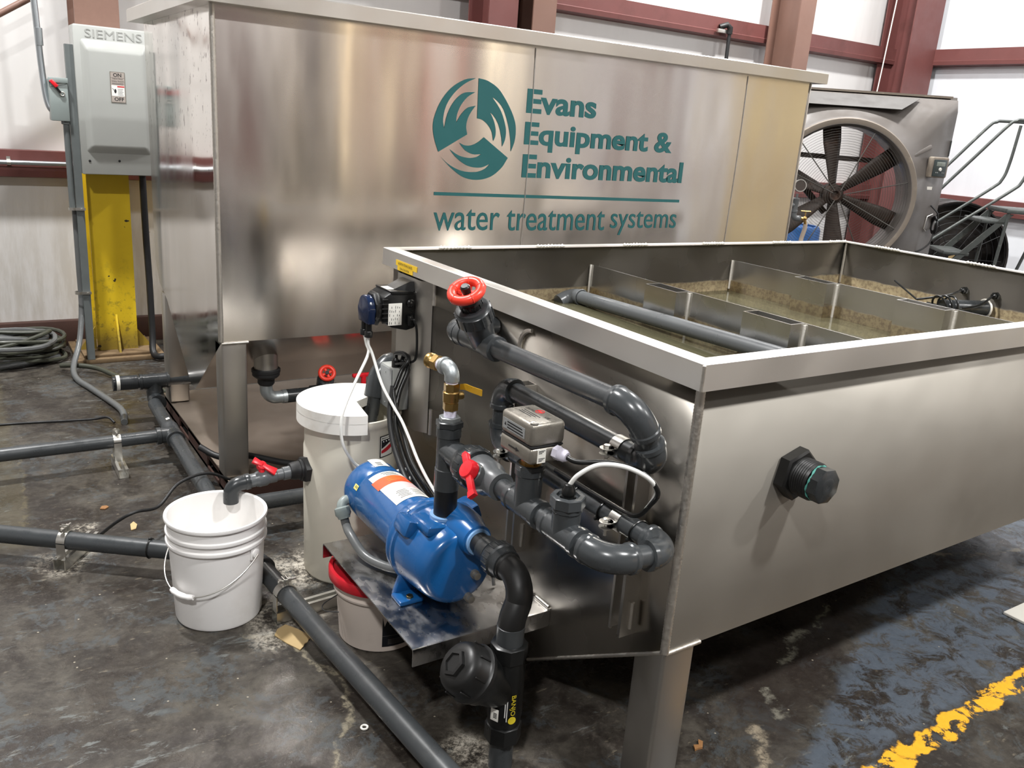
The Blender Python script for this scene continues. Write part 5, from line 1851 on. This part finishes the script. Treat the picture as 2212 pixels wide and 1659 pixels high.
# two white tubes that cross
m = MB(); m.tube(spline([(-.146, 1.378, .872), (-.142, 1.368, .84), (-.143, 1.35, .809), (-.210, 1.285, .747), (-.264, 1.235, .69), (-.288, 1.213, .638), (-.287, 1.20, .566), (-.252, 1.19, .501), (-.218, 1.185, .478), (-.17, 1.18, .455), (-.12, 1.16, .462), (-.098, 1.13, .478), (-.085, 1.115, .470), (-.10, 1.10, .455), (-.13, 1.10, .45)], 10), .0049, 12); m.build('tube', M_TUBEW, dp)
m = MB(); m.tube(spline([(-.146, 1.342, .872), (-.146, 1.343, .845), (-.136, 1.330, .813), (-.129, 1.265, .729), (-.121, 1.19, .675), (-.119, 1.13, .645), (-.124, 1.06, .608), (-.13, .98, .562), (-.122, .90, .509), (-.10, .80, .45), (-.07, .72, .39), (-.05, .66, .34), (-.05, .64, .30)], 10), .0049, 12); m.build('tube', M_TUBEW, dp)

jb = thing('junction_box', 'grey junction box with two black plugs below the dosing pump', 'electrical box', (0, 1.37, .6))
m = MB(); m.lohi((-.060, 1.328, .606), (-.0005, 1.425, .756), .004); m.build('box', M_GREYBOX, jb)
m = MB(); m.lohi((-.0655, 1.332, .610), (-.060, 1.421, .752), .002); m.cyl((-.066, 1.376, .735), (-.0672, 1.376, .735), .003, seg=10); m.cyl((-.066, 1.376, .627), (-.0672, 1.376, .627), .003, seg=10); m.build('cover', M_JBOX, jb)
for x, y in ((-.042, 1.352), (-.018, 1.345)):
    m = MB(); m.lathe((x, y, .756), (0, 0, 1), [(0, .0125), (.024, .0125), (.028, .009), (.036, .006)], 16); m.build('plug', M_BLK, jb)
cable('cord', [(-.042, 1.352, .79), (-.043, 1.345, .805), (-.032, 1.31, .812), (-.034, 1.272, .800), (-.057, 1.270, .768), (-.085, 1.255, .72), (-.096, 1.245, .70), (-.098, 1.20, .634), (-.101, 1.15, .588), (-.113, 1.06, .528), (-.102, .95, .469), (-.08, .84, .40), (-.06, .74, .34), (-.06, .70, .31)], .0075, M_BLK, 'black cord curving from the junction box plugs down the tank end')
cable('cord', [(-.018, 1.345, .79), (-.018, 1.33, .80), (-.020, 1.30, .80), (-.040, 1.262, .765), (-.078, 1.240, .70), (-.108, 1.20, .625), (-.118, 1.14, .565), (-.124, 1.05, .505), (-.112, .94, .45), (-.09, .82, .38), (-.07, .72, .32), (-.07, .68, .30)], .0075, M_BLK, 'second black cord bundled beside the white tube behind the pump')
cable('corrugated_cord', [(-.090, 1.262, .72), (-.112, 1.235, .64), (-.126, 1.18, .57), (-.134, 1.10, .51), (-.142, .98, .455), (-.12, .86, .39), (-.09, .76, .33), (-.08, .70, .305)], .010, M_RUB, 'thick black cord lowest in the bundle behind the blue motor')

# ------------------------------------------------------------------ grey disconnect panel on the column
dpn = thing('disconnect_panel', 'large grey safety switch panel on the yellow column, with raised lettering and ON OFF plate', 'electrical panel', (-.42, 4.40, 1.13))
px0, px1, pz0, pz1 = -.603, -.228, 1.130, 1.925
m = MB(); m.lohi((px0, 4.315, pz0), (px1, 4.497, pz1), .006); m.build('cabinet', M_GREYBOX, dpn)
m = MB(); m.lohi((px0 - .003, 4.306, pz0 + .002), (px1 + .003, 4.3165, pz1 - .006), .003); door = m.build('door', M_GREYBOX, dpn)
m = MB()
a = [(-.575, 1.250), (-.235, 1.250), (-.235, 1.852), (-.575, 1.852)]
b_ = [(-.548, 1.285), (-.262, 1.285), (-.262, 1.800), (-.548, 1.800)]
va2 = [m.bm.verts.new((x, 4.306, z)) for x, z in a]
vb2 = [m.bm.verts.new((x, 4.276, z)) for x, z in b_]
m.bm.faces.new(vb2)
for k in range(4):
    m.bm.faces.new((va2[k], va2[(k + 1) % 4], vb2[(k + 1) % 4], vb2[k]))
m.bm.faces.new(list(reversed(va2)))
bmesh.ops.bevel(m.bm, geom=[e for e in m.bm.edges if all(v.co.y < 4.30 for v in e.verts) or abs(e.verts[0].co.y - e.verts[1].co.y) > .01], offset=.014, segments=3, profile=.5, affect='EDGES')
m.build('raised_door_panel', M_GREYBOX, door)
m = MB()
cu_z = 1.862
m.text('SIEMENS', (-.548, 4.3062, cu_z), UX, UZ, .290, .044, 0, 0)
r_ = bmesh.ops.extrude_face_region(m.bm, geom=m.bm.faces[:])
bmesh.ops.translate(m.bm, verts=[v for v in r_['geom'] if isinstance(v, bmesh.types.BMVert)], vec=(0, -.0022, 0))
m.build('raised_lettering', M_GREYBOX, door, sharp=20)
m = MB(); m.lohi((-.439, 4.2738, 1.530), (-.362, 4.2752, 1.694)); pt = m.build('switch_plate', M_FLOWBOX, door, label='grey ON OFF plate')
m = MB(); m.lohi((-.4355, 4.2732, 1.5335), (-.3655, 4.2738, 1.6905)); m.build('plate_face', simple('plate_grey', (176, 166, 158), .45, .2, .03, 20), pt)
m = MB()
yy = 4.2730
m.text('ON', (-.422, yy, 1.667), UX, UZ, .042, .020, 0, .02)
m.text('OFF', (-.422, yy, 1.540), UX, UZ, .050, .019, 0, .02)
m.text('Heavy Duty', (-.427, yy, 1.6530), UX, UZ, .053, .0085)
m.text('Safety Switch', (-.431, yy, 1.6400), UX, UZ, .061, .0085)
m.quad([(-.4355, yy, 1.6620), (-.3655, yy, 1.6620), (-.3655, yy, 1.6628), (-.4355, yy, 1.6628)])
for k in range(2):
    m.quad([(-.430, yy, 1.633 - .006 * k), (-.371, yy, 1.633 - .006 * k), (-.371, yy, 1.635 - .006 * k), (-.430, yy, 1.635 - .006 * k)])
m.build('printing', M_INK, pt, recalc=False)
m = MB(); m.lohi((-.434, 4.2726, 1.5655), (-.367, 4.2732, 1.6225)); wl = m.build('warning_label', M_INKW, pt)
m = MB(); m.lohi((-.404, 4.2722, 1.613), (-.3675, 4.2727, 1.620)); m.build('red_header', M_INKR, wl)
m = MB()
m.ball((-.415, 4.2722, 1.592), .0075, (.8, .06, 1.5), 12)
m.prism([(-.432, 4.2724, 1.606), (-.425, 4.2724, 1.599), (-.427, 4.2724, 1.598), (-.420, 4.2724, 1.590), (-.424, 4.2724, 1.597), (-.422, 4.2724, 1.599), (-.430, 4.2724, 1.607)], (0, .0004, 0))
for k in range(5):
    m.lohi((-.402, 4.2722, 1.572 + .0075 * k), (-.374 - .004 * (k % 2), 4.2727, 1.5735 + .0075 * k))
m.build('printing', M_INK, wl)
for x, z in ((-.565, 1.205), (-.41, 1.21)):
    m = MB(); m.lathe((x, 4.306, z), (0, -1, 0), [(0, .007), (.003, .006), (.004, 0)], 12, False); m.build('rivet', M_RUB, door)

# strut upright, little switch and conduits beside the panel
su = thing('strut_upright', 'green grey strut channel standing left of the grey panel', 'strut', (-.66, 4.42, 0))
m = MB()
pf = [(-.645, 4.36), (-.604, 4.36), (-.604, 4.401), (-.6065, 4.401), (-.6065, 4.3625), (-.6425, 4.3625), (-.6425, 4.401), (-.645, 4.401)]
m.prism([(x, y, .029) for x, y in pf], (0, 0, 1.79)); m.build('channel', M_STRUTG, su)
for z in (.93, .44):
    m = MB(); m.band((-.664, 4.372, z), (0, 0, 1), .020, .016, .003, 0, 6.2, 20); m.lohi((-.650, 4.350, z - .008), (-.600, 4.356, z + .008)); m.cyl((-.618, 4.35, z), (-.618, 4.335, z), .006, seg=8); m.build('conduit_strap', M_ZINC, su)
ls = thing('safety_switch', 'small grey green switch box with red lever left of the strut', 'switch', (-.69, 4.38, 1.41))
m = MB(); m.lohi((-.738, 4.335, 1.412), (-.646, 4.43, 1.632), .004); m.lohi((-.742, 4.325, 1.612), (-.644, 4.335, 1.640), .003); m.prism([(-.734, 4.3345, 1.60), (-.655, 4.3345, 1.615), (-.655, 4.3345, 1.608), (-.734, 4.3345, 1.590)], (0, -.004, 0)); m.build('case', M_GREYSW, ls)
m = MB(); m.prism([(-.738, 4.330, 1.620), (-.722, 4.330, 1.628), (-.692, 4.330, 1.598), (-.708, 4.330, 1.585)], (0, -.012, 0), .002); m.build('red_lever', M_REDH, ls)
m = MB(); m.prism([(-.716, 4.331, 1.594), (-.708, 4.331, 1.600), (-.680, 4.331, 1.566), (-.688, 4.331, 1.558)], (0, -.008, 0)); m.build('lever_arm', M_BLK, ls)
m = MB(); m.torus((-.676, 4.328, 1.556), (0, 1, 0), .010, .004, 18, 8); m.build('hasp_ring', M_ZINC, ls)
m = MB(); m.cyl((-.664, 4.372, 1.414), (-.664, 4.372, .93), .0165, seg=18); m.lathe((-.664, 4.372, 1.414), (0, 0, -1), [(0, .024), (.018, .024), (.020, .018)], 6); m.build('conduit', M_STRUTG, ls)
em = thing('conduit_riser', 'bright steel conduit bending down from the roof into the small switch box', 'conduit', (-.78, 4.45, 1.4))
m = MB(); m.tube(spline([(-.700, 4.40, 1.44), (-.742, 4.42, 1.50), (-.757, 4.44, 1.68), (-.766, 4.45, 2.0), (-.782, 4.46, 2.5), (-.79, 4.47, 3.3), (-.79, 4.47, 4.6), (-.79, 4.47, 6.15)], 8), .0165, 16); m.build('tube', M_EMT, em)
m = MB(); m.lathe((-.758, 4.445, 1.80), (0, 0, 1), [(0, .018), (.001, .020), (.09, .020), (.091, .018)], 16); m.build('coupling', M_EMT, em)
hz = thing('wall_conduit', 'horizontal bright conduit fixed along the lower maroon girt at far left', 'conduit', (-1.5, 4.78, 1.14))
m = MB(); m.cyl((-4.0, 4.776, 1.150), (-.62, 4.776, 1.150), .0135, seg=16); m.build('tube', M_EMT, hz)
for x in (-.94, -1.9):
    m = MB(); m.band((x, 4.776, 1.150), (1, 0, 0), .0138, .02, .002, 0, 6.2, 18); m.box((x, 4.793, 1.158), (.02, .004, .05)); m.build('strap', M_ZINC, hz)
br = MB(); br.cyl((-1.55, 4.60, 1.545), (-.60, 4.60, 2.16), .017, seg=16)
tag(br.build('brace_rod', M_BROWN, loc=(-1.0, 4.60, 1.9)), 'brown diagonal brace rod running up to the column at far left', 'rod')

# ------------------------------------------------------------------ large evaporative cooler
fo = V((4.173, 2.882, 1.245))
fn = V((-.62, -.785, 0)).normalized()          # the way it blows: toward the tanks
fr = V((fn.y * -1, fn.x, 0)) * -1
fr = V((-fn.y, fn.x, 0))
if fr.dot(_R) < 0:
    fr = -fr
fu = V((0, 0, 1))


def C3(a, bb, c):
    """cooler axes: right, up, toward the viewer"""
    return fo + fr * a + fu * bb + fn * c


co = thing('evaporative_cooler', 'large taupe portable cooler fan with dark blades behind the tall tank', 'fan', (fo.x, fo.y, 0))
# moulded body: square back frame narrowing to a round mouth
m = MB()
NS = 48


def sq(a, hw0, hw1, top_, bot_, rad):
    """rounded rectangle point at angle a"""
    c, s_ = math.cos(a), math.sin(a)
    hx = hw1 if c >= 0 else hw0
    hy = top_ if s_ >= 0 else bot_
    k = min(hx / abs(c) if abs(c) > 1e-6 else 9, hy / abs(s_) if abs(s_) > 1e-6 else 9)
    return (c * k, s_ * k)


lay = []
angs = [2 * math.pi * k / 96 for k in range(96)]
for hw0, hw1, tp_, bt_, c in ((.90, .86, .745, 1.15, -.60), (.90, .86, .745, 1.15, -.44), (.875, .835, .72, 1.13, -.42), (.875, .835, .72, 1.13, -.34)):
    lay.append([m.bm.verts.new(C3(*sq(a, hw0, hw1, tp_, bt_, .1), c)) for a in angs])
for tt, c in ((.35, -.22), (.70, -.10), (1.0, -.02)):
    row = []
    for a in angs:
        x, y = sq(a, .875, .835, .72, 1.13, .1)
        cx_, cy2 = .550 * math.cos(a), .550 * math.sin(a)
        row.append(m.bm.verts.new(C3(x + (cx_ - x) * tt, y + (cy2 - y) * tt, c)))
    lay.append(row)
for rr, c in ((.540, .02), (.525, .032), (.500, .030), (.488, .010), (.486, -.10), (.486, -.26)):
    lay.append([m.bm.verts.new(C3(rr * math.cos(a), rr * math.sin(a), c)) for a in angs])
for p, q in zip(lay, lay[1:]):
    for k in range(96):
        k2 = (k + 1) % 96
        m.bm.faces.new((p[k], p[k2], q[k2], q[k]))
body = m.build('moulded_housing', M_COOLER, co, sharp=50)
md = body.modifiers.new('wall', 'SOLIDIFY'); md.thickness = .006; md.offset = 0
m = MB(); m.lathe(C3(0, 0, .02), fn, [(0, .543), (.016, .535), (.018, .520), (.012, .500), (-.01, .4865), (-.012, .495)], 72, False); m.build('mouth_ring', M_COOLER2, co)
m = MB()
for a0_, a1_, b0_, b1_ in ((-.84, .80, .735, .76),):
    m.prism([C3(a0_, .735, -.60), C3(a1_, .735, -.60), C3(a1_, .75, -.60), C3(a0_, .75, -.60)], fn * .22)
m.build('top_lip', M_COOLER2, co)
m = MB(); m.prism([C3(-.72, .712, -.305), C3(.54, .712, -.305), C3(.36, .620, -.095), C3(-.50, .620, -.095)], fn * .006 + fu * .003); m.build('recess_shade_panel', simple('recess_shade_grey', (86, 84, 82), .5, 0, .05, 6), co)  # panel stands proud; its darker grey paints in the shade of a recess
# blades, hub, guard and struts
m = MB(); m.lathe(C3(0, 0, -.24), fn, [(0, .075), (.10, .075), (.12, .05), (.16, .045), (.17, .04), (.17, .030), (.15, .02), (.15, 0)], 28); m.build('hub', M_BLADE, co)
for deg in (100, 38, -20, -80, -141, 161):
    a = math.radians(deg)
    er = fr * math.cos(a) + fu * math.sin(a)
    et = -fr * math.sin(a) + fu * math.cos(a)
    m = MB()
    g = []
    for i in range(9):
        t = i / 8
        r0 = .055 + .425 * t
        tw = .62 - .32 * t
        ch = .066 + .085 * min(1, t * 1.3) - .02 * max(0, t - .7)
        row = []
        for j in range(6):
            s0 = j / 5 - .5
            cam_ = .018 * (1 - (2 * s0) ** 2)
            p = er * r0 + et * (ch * s0 * math.cos(tw)) + fn * (ch * s0 * math.sin(tw) + cam_)
            row.append(m.bm.verts.new(fo + fn * -.16 + p))
        g.append(row)
    for p, q in zip(g, g[1:]):
        for k in range(5):
            m.bm.faces.new((p[k], p[k + 1], q[k + 1], q[k]))
    o = m.build('blade', M_BLADE, co)
    md = o.modifiers.new('t', 'SOLIDIFY'); md.thickness = .006; md.offset = 0
m = MB()
for k in range(26):
    rr = .055 + .0172 * k
    m.torus(C3(0, 0, .0), fn, rr, .0013, 48, 4)
m.build('wire_guard', M_WIRE, co)
for deg in (132, 15, -25, -62, 68, 158, -115):
    a = math.radians(deg)
    m = MB(); m.cyl(C3(.04 * math.cos(a), .04 * math.sin(a), .002), C3(.490 * math.cos(a), .490 * math.sin(a), .002), .004, seg=6); m.build('guard_rib', M_WIRE, co)
m = MB(); m.prism([C3(-.50, .250, -.30), C3(.50, .236, -.30), C3(.50, .272, -.30), C3(-.50, .286, -.30)], fn * .03); m.prism([C3(-.46, .26, -.30), C3(-.02, -.16, -.30), C3(.01, -.13, -.30), C3(-.42, .29, -.30)], fn * .03); m.build('motor_mount', M_BLADE, co)
m = MB(); m.prism([C3(.46, .315, -.075), C3(.62, .400, -.165), C3(.635, .375, -.165), C3(.475, .29, -.075)], fn * .05, .006); m.build('corner_rib', M_COOLER, co)
# control box
ctr = V(C3(.675, .245, -.150))
tilt = V((0, 0, 0))
cr, cu2 = (fr + fn * -.62).normalized(), fu
cn = cr.cross(cu2) * -1
if cn.dot(fn) < 0:
    cn = -cn
RMc = Matrix((cr, cn, cu2)).transposed()
m = MB(); m.box(ctr + cn * .035, (.17, .05, .145), RMc, .012); ctl = m.build('control_box', M_COOLER2, co)
m = MB(); m.box(ctr + cn * .062 - cr * .008 - cu2 * .004, (.135, .006, .118), RMc, .004); m.build('control_panel', simple('dark_teal_panel', (48, 60, 62), .4, 0, .06, 20), ctl)
m = MB(); m.box(ctr + cn * .066 - cr * .006 + cu2 * .024, (.088, .004, .030), RMc, .002); m.build('display', simple('lcd_grey', (126, 134, 128), .3, 0, .03, 20), ctl)
m = MB(); m.lathe(ctr + cn * .065 - cr * .008 - cu2 * .012, cn, [(0, .013), (.008, .012), (.010, 0)], 16, False); m.build('knob', M_STICKW, ctl)
for s_ in (-.045, -.028, .020, .036):
    m = MB(); m.lathe(ctr + cn * .065 + cr * s_ - cu2 * .036, cn, [(0, .005), (.004, .004), (.005, 0)], 10, False); m.build('button', M_JBOX, ctl)
m = MB(); m.box(V(C3(.665, .095, -.130)) , (.072, .004, .022), RMc); m.build('name_label', M_STICKW, co, label='small white label')
m = MB(); m.prism([C3(.785, .40, -.338), C3(.835, .440, -.338), C3(.835, .33, -.338), C3(.785, .30, -.338)], fn * .012); m.build('hand_recess', M_PVC, co)
m = MB()
for k in range(5):
    m.torus(C3(.80, -.165 - .004 * k, -.25 + .004 * k), fr, .055, .007, 20, 6)
m.build('wound_cord', M_RUB, co)
m = MB(); m.tube(spline([C3(.74, -.03, -.22), C3(.79, -.08, -.20), C3(.80, -.12, -.2)], 6), .006, 8); m.tube(spline([C3(.80, -.21, -.22), C3(.78, -.30, -.20), C3(.72, -.36, -.19), C3(.65, -.39, -.19)], 6), .006, 8); m.build('cord', M_RUB, co)
m = MB(); m.tube([C3(.76, -.09, -.20), C3(.72, -.11, -.19), C3(.71, -.20, -.19), C3(.73, -.22, -.19)], .004, 6); m.build('cord_hook', M_ZINC, co)
m = MB(); m.box(C3(.62, -.34, -.17), (.05, .03, .03), RMc, .004); m.build('orange_connector', M_STICKO, co)
for s_ in (-.7, .7):
    m = MB(); m.lathe(C3(s_, -1.20, -.50), fr, [(-.03, .0), (-.03, .08), (.03, .08), (.03, 0)], 20, False); m.build('caster', M_RUB, co)

# blue drum seen through the fan
bd_ = thing('blue_drum', 'blue plastic drum standing behind the cooler fan', 'drum', (5.1, 4.05, 0))
m = MB(); m.lathe((5.1, 4.05, 0), (0, 0, 1), [(0, .27), (.02, .285), (.28, .29), (.30, .30), (.33, .30), (.35, .29), (.58, .29), (.60, .30), (.63, .30), (.65, .29), (.86, .285), (.89, .27), (.89, .24), (.875, .24), (.87, 0)], 40); m.build('drum_body', M_BLUEDRUM, bd_)

# gauge and tap at the far end of the tall tank
ga = thing('gauge_tap', 'pressure gauge over grey fittings and brass tap at the far end of the tall tank', 'gauge', (2.90, 2.55, 1.0))
gx, gy = 2.905, 2.20
dg_ = V((-.5, -.8, .1)).normalized()
gc = V((2.931, 2.225, 1.346))
m = MB(); m.lathe(gc - dg_ * .012, dg_, [(0, .030), (.0, .034), (.022, .034), (.024, .036), (.030, .036), (.030, .031), (.026, .030), (.026, 0)], 28); m.build('gauge', M_ZINC, ga)
m = MB(); m.lathe(gc + dg_ * .0145, dg_, [(0, 0), (0, .030)], 24, False); m.build('dial', M_BLADE, ga)
m = MB()
p0 = V((2.906, 2.214, 1.0)); 
m.cyl(p0 + V((.004, 0, .300)), p0 + V((.004, 0, .270)), .007, seg=10)
m.lathe(p0 + V((0, 0, .278)), (0, 0, -1), [(0, .014), (.004, .020), (.012, .020), (.016, .017), (.070, .017), (.073, .020), (.084, .020), (.086, .016)], 20)
m.tube([p0 + V((0, 0, .20))] + arc_elbow(p0 + V((0, 0, .160)), (0, 0, -1), (.83, -.55, 0), .022) + [p0 + V((.035, -.023, .160))], .0165, 16)
m.cyl(p0 + V((0, 0, .235)), p0 + V((-.06, .02, .235)), .014, seg=14)
m.build('pipe_fittings', M_PVC_LITE, ga)
t0 = p0 + V((.040, -.026, .160))
m = MB(); m.cyl(t0, t0 + V((.020, -.013, 0)), .010, seg=12); m.ball(t0 + V((.018, -.012, .002)), .014, seg=12); m.cyl(t0 + V((.018, -.012, 0)), t0 + V((.026, -.017, -.034)), .009, seg=12); m.cyl(t0 + V((.018, -.012, .01)), t0 + V((.018, -.012, .044)), .004, seg=8); m.cyl(t0 + V((-.006, .004, .044)), t0 + V((.042, -.028, .044)), .004, seg=8); m.build('brass_tap', M_BRASS, ga)
m = MB(); m.tube(spline([t0 + V((.026, -.017, -.030)), t0 + V((.026, -.017, -.06)), t0 + V((.018, -.012, -.11)), t0 + V((.010, -.006, -.18)), t0 + V((.0, .06, -.5)), t0 + V((.0, .10, -1.14))], 6), .0125, 12); m.build('hose', simple('faded_hose', (168, 154, 140), .5, 0, .08, 20), ga)
m = MB(); m.cyl((2.846, 2.234, 1.235), (2.79, 2.234, 1.235), .013, seg=12); m.build('tank_nipple', M_PVC_LITE, ga)

# drum fan and rolling stair at the right
bf = thing('drum_fan', 'black barrel drum fan standing behind the rolling stair on the right', 'fan', (6.60, 3.44, 0))
ax = V((-.55, -.83, 0)).normalized()
bc = V((6.60, 3.44, .675))
sd2 = V((-ax.y, ax.x, 0))
m = MB(); m.lathe(bc - ax * .20, ax, [(0, .50), (.0, .515), (.10, .515), (.12, .495), (.28, .495), (.30, .515), (.40, .515), (.40, .50)], 56, False); o = m.build('barrel', M_BDRUM, bf)
md = o.modifiers.new('t', 'SOLIDIFY'); md.thickness = .008; md.offset = 0
m = MB()
for k in range(9):
    m.torus(bc + ax * .19, ax, .06 + .054 * k, .003, 40, 5)
for k in range(6):
    a = k * math.pi / 6
    e = (sd2 * math.cos(a) + V((0, 0, 1)) * math.sin(a)) * .465
    m.cyl(bc + ax * .192 - e, bc + ax * .192 + e, .003, seg=5)
m.build('guard', M_RUB, bf)
m = MB()
for k in range(4):
    a = k * math.pi / 2 + .4
    e = sd2 * math.cos(a) + V((0, 0, 1)) * math.sin(a)
    t_ = -sd2 * math.sin(a) + V((0, 0, 1)) * math.cos(a)
    m.prism([bc + e * .05 - t_ * .05 - ax * .04, bc + e * .43 - t_ * .10 - ax * .06, bc + e * .43 + t_ * .10 + ax * .02, bc + e * .05 + t_ * .05 + ax * .02], ax * .008)
m.lathe(bc - ax * .10, ax, [(0, .08), (.2, .08), (.22, .04)], 20)
m.build('blades', M_BDRUM, bf)
m = MB(); m.lathe(bc - ax * .06, ax, [(0, 0), (0, .49), (.02, .492), (.03, .30), (.05, .12), (.06, 0)], 48, False); m.build('back_plate', M_BDRUM, bf)
m = MB(); m.prism([bc + ax * .20 + sd2 * q + V((0, 0, z)) for q, z in ((-.03, .02), (.05, .04), (.04, -.02), (.0, -.03), (-.03, -.06))], ax * .002); m.build('torn_label', M_CARD, bf)
m = MB()
for s_ in (-1, 1):
    m.tube([bc + sd2 * s_ * .53 + V((0, 0, 0)), bc + sd2 * s_ * .54 + ax * .1 + V((0, 0, -.658)), bc + sd2 * s_ * .54 - ax * .25 + V((0, 0, -.658))], .015, 8)
m.build('stand', M_RAIL, bf)

rs = thing('rolling_stair', 'worn steel rolling stair with bent handrails at the right edge', 'ladder', (6.0, 2.4, 0))
CP = V((-1.2535, -1.1801, 1.5616))


def on_plane(fwd, side, up):
    """stair axes: climb direction, across, up"""
    return ST + SF * fwd + SS * side + V((0, 0, up))


ST = V((5.58, 2.86, 0)); SF = V((.74, -.67, 0)).normalized(); SS = V((.67, .74, 0)).normalized()
RAILS = []
for side, nm in ((0.0, 'near'), (.42, 'far')):
    m = MB()
    m.tube(spline([on_plane(-.32, side, 1.02), on_plane(-.10, side, 1.31), on_plane(.10, side, 1.57), on_plane(.30, side, 1.83), on_plane(.36, side, 1.875), on_plane(.46, side, 1.885), on_plane(1.2, side, 1.885)], 6), .0125, 12)
    m.build('handrail', M_RAIL, rs)
    m = MB()
    m.tube(spline([on_plane(-.42, side, .62), on_plane(.0, side, .98), on_plane(.42, side, 1.33), on_plane(.50, side, 1.42), on_plane(.53, side, 1.56), on_plane(.55, side, 1.86)], 6), .0125, 12)
    m.build('mid_rail', M_RAIL, rs)
    m = MB(); m.prism([on_plane(-.50, side, .05), on_plane(-.44, side, .05), on_plane(.50, side, 1.16), on_plane(.44, side, 1.16)], SS * .02); m.build('stringer', M_RAIL, rs)
    m = MB(); m.cyl(on_plane(.46, side, 1.18), on_plane(.40, side, .03), .013, seg=10); m.build('leg', M_RAIL, rs)
    m = MB(); m.cyl(on_plane(.90, side, 1.18), on_plane(.62, side, .03), .013, seg=10); m.build('leg', M_RAIL, rs)
    m = MB(); m.cyl(on_plane(.40, side, .60), on_plane(.75, side, .60), .013, seg=8); m.build('cross_bar', M_RAIL, rs)
for k in range(4):
    m = MB(); m.box(on_plane(-.34 + .235 * k, .21, .26 + .277 * k), (.20, .42, .03), Matrix((SF, SS, V((0, 0, 1)))).transposed(), .006); m.build('tread', M_RAIL, rs)
m = MB(); m.box(on_plane(.80, .21, 1.185), (.72, .46, .035), Matrix((SF, SS, V((0, 0, 1)))).transposed(), .006); m.build('platform', M_RAIL, rs)
for f_, s_ in ((.40, 0), (.40, .42), (.62, 0), (.62, .42)):
    m = MB(); m.lathe(on_plane(f_, s_, .04) - SS * .012, SS, [(0, 0), (0, .04), (.024, .04), (.024, 0)], 14, False); m.build('caster', M_RUB, rs)

# hose hanging at the girt behind the tall tank
hh = thing('air_drop', 'black hose drop with coupling on the upper girt behind the tall tank', 'hose', (4.70, 4.76, 2.3))
m = MB(); m.cyl((4.75, 4.74, 2.50), (4.76, 4.74, .30), .017, seg=12); m.build('hose', M_RUB, hh)
m = MB(); m.tube([(4.66, 4.78, 2.53), (4.72, 4.75, 2.555), (4.75, 4.74, 2.53), (4.75, 4.74, 2.48)], .026, 10); m.build('coupling', M_BLKS, hh)
m = MB(); m.box((4.70, 4.765, 2.50), (.16, .03, .03), None, .003); m.build('bracket', M_ZINC, hh)
m = MB(); m.tube(spline([(7.02, 4.70, 3.6), (6.98, 4.70, 2.9), (6.96, 4.71, 2.3), (6.94, 4.72, 1.9)], 6), .006, 8)
tag(m.build('pull_rope', M_STICKW, loc=(6.96, 4.7, 2.6)), 'pale rope hanging in front of the back wall left of the wide maroon column', 'rope')

# ------------------------------------------------------------------ litter on the floor
random.seed(11)


def scrap(name, pts, mat, label, cat, th=.0015, lift=.001):
    m = MB()
    m.prism([(x, y, lift) for x, y in pts], (0, 0, th))
    cx_ = sum(p[0] for p in pts) / len(pts); cy3 = sum(p[1] for p in pts) / len(pts)
    return tag(m.build(name, mat, loc=(cx_, cy3, 0)), label, cat)


scrap('paper_scrap', [(-.540, 1.108), (-.522, 1.136), (-.492, 1.150), (-.466, 1.110), (-.446, 1.062), (-.448, 1.046), (-.456, 1.040), (-.462, 1.030), (-.473, 1.026), (-.482, 1.012), (-.496, 1.000), (-.520, 1.050)], M_CARD, 'tan torn paper scrap on the floor beside the bent pipe', 'paper', .003)
scrap('dry_leaf', [(-.875, 2.245), (-.865, 2.268), (-.848, 2.266), (-.842, 2.250), (-.858, 2.236)], M_LEAF, 'small orange leaf on the floor behind the near pipe', 'leaf', .004)
scrap('dry_leaf', [(-.800, 2.010), (-.795, 2.060), (-.780, 2.080), (-.772, 2.050), (-.782, 2.015)], M_CARD, 'tan leaf on the floor just behind the near pipe, left of the bucket', 'leaf', .003)
scrap('dry_leaf', [(.275, .104), (.285, .120), (.298, .114), (.312, .130), (.318, .118), (.300, .101), (.288, .104)], M_LEAF, 'brown curled leaf on the floor right of the low tank leg', 'leaf', .006)
m = MB(); m.torus((-.462, .592, .003), (0, 0, 1), .0085, .003, 20, 8)
tag(m.build('washer', M_STICKW, loc=(-.462, .592, 0)), 'small pale washer lying on the floor left of the long pipe', 'washer')
m = MB(); m.lohi((1.80, -.25, .001), (2.25, .10, .012), .003)
tag(m.build('white_board', M_BOARD, loc=(2.0, -.1, 0)), 'corner of a white board lying on the floor at the right edge', 'board')

# high bay lamp shades around the lights
for i, (_x, _y, _z, _p) in enumerate(LAMPS):
    t = thing('high_bay_lamp', 'round high bay lamp hanging from the roof', 'lamp', (_x, _y, _z), 'high bay lamps')
    m = MB(); m.lathe((_x, _y, _z), (0, 0, 1), [(0, .25), (.0, .255), (.06, .24), (.10, .10), (.22, .08), (.24, .0)], 28, True); m.build('shade', M_GREYBOX, t)
    m = MB(); m.cyl((_x, _y, _z + .23), (_x, _y, ZC), .008, seg=8); m.build('stem', M_GREYBOX, t)
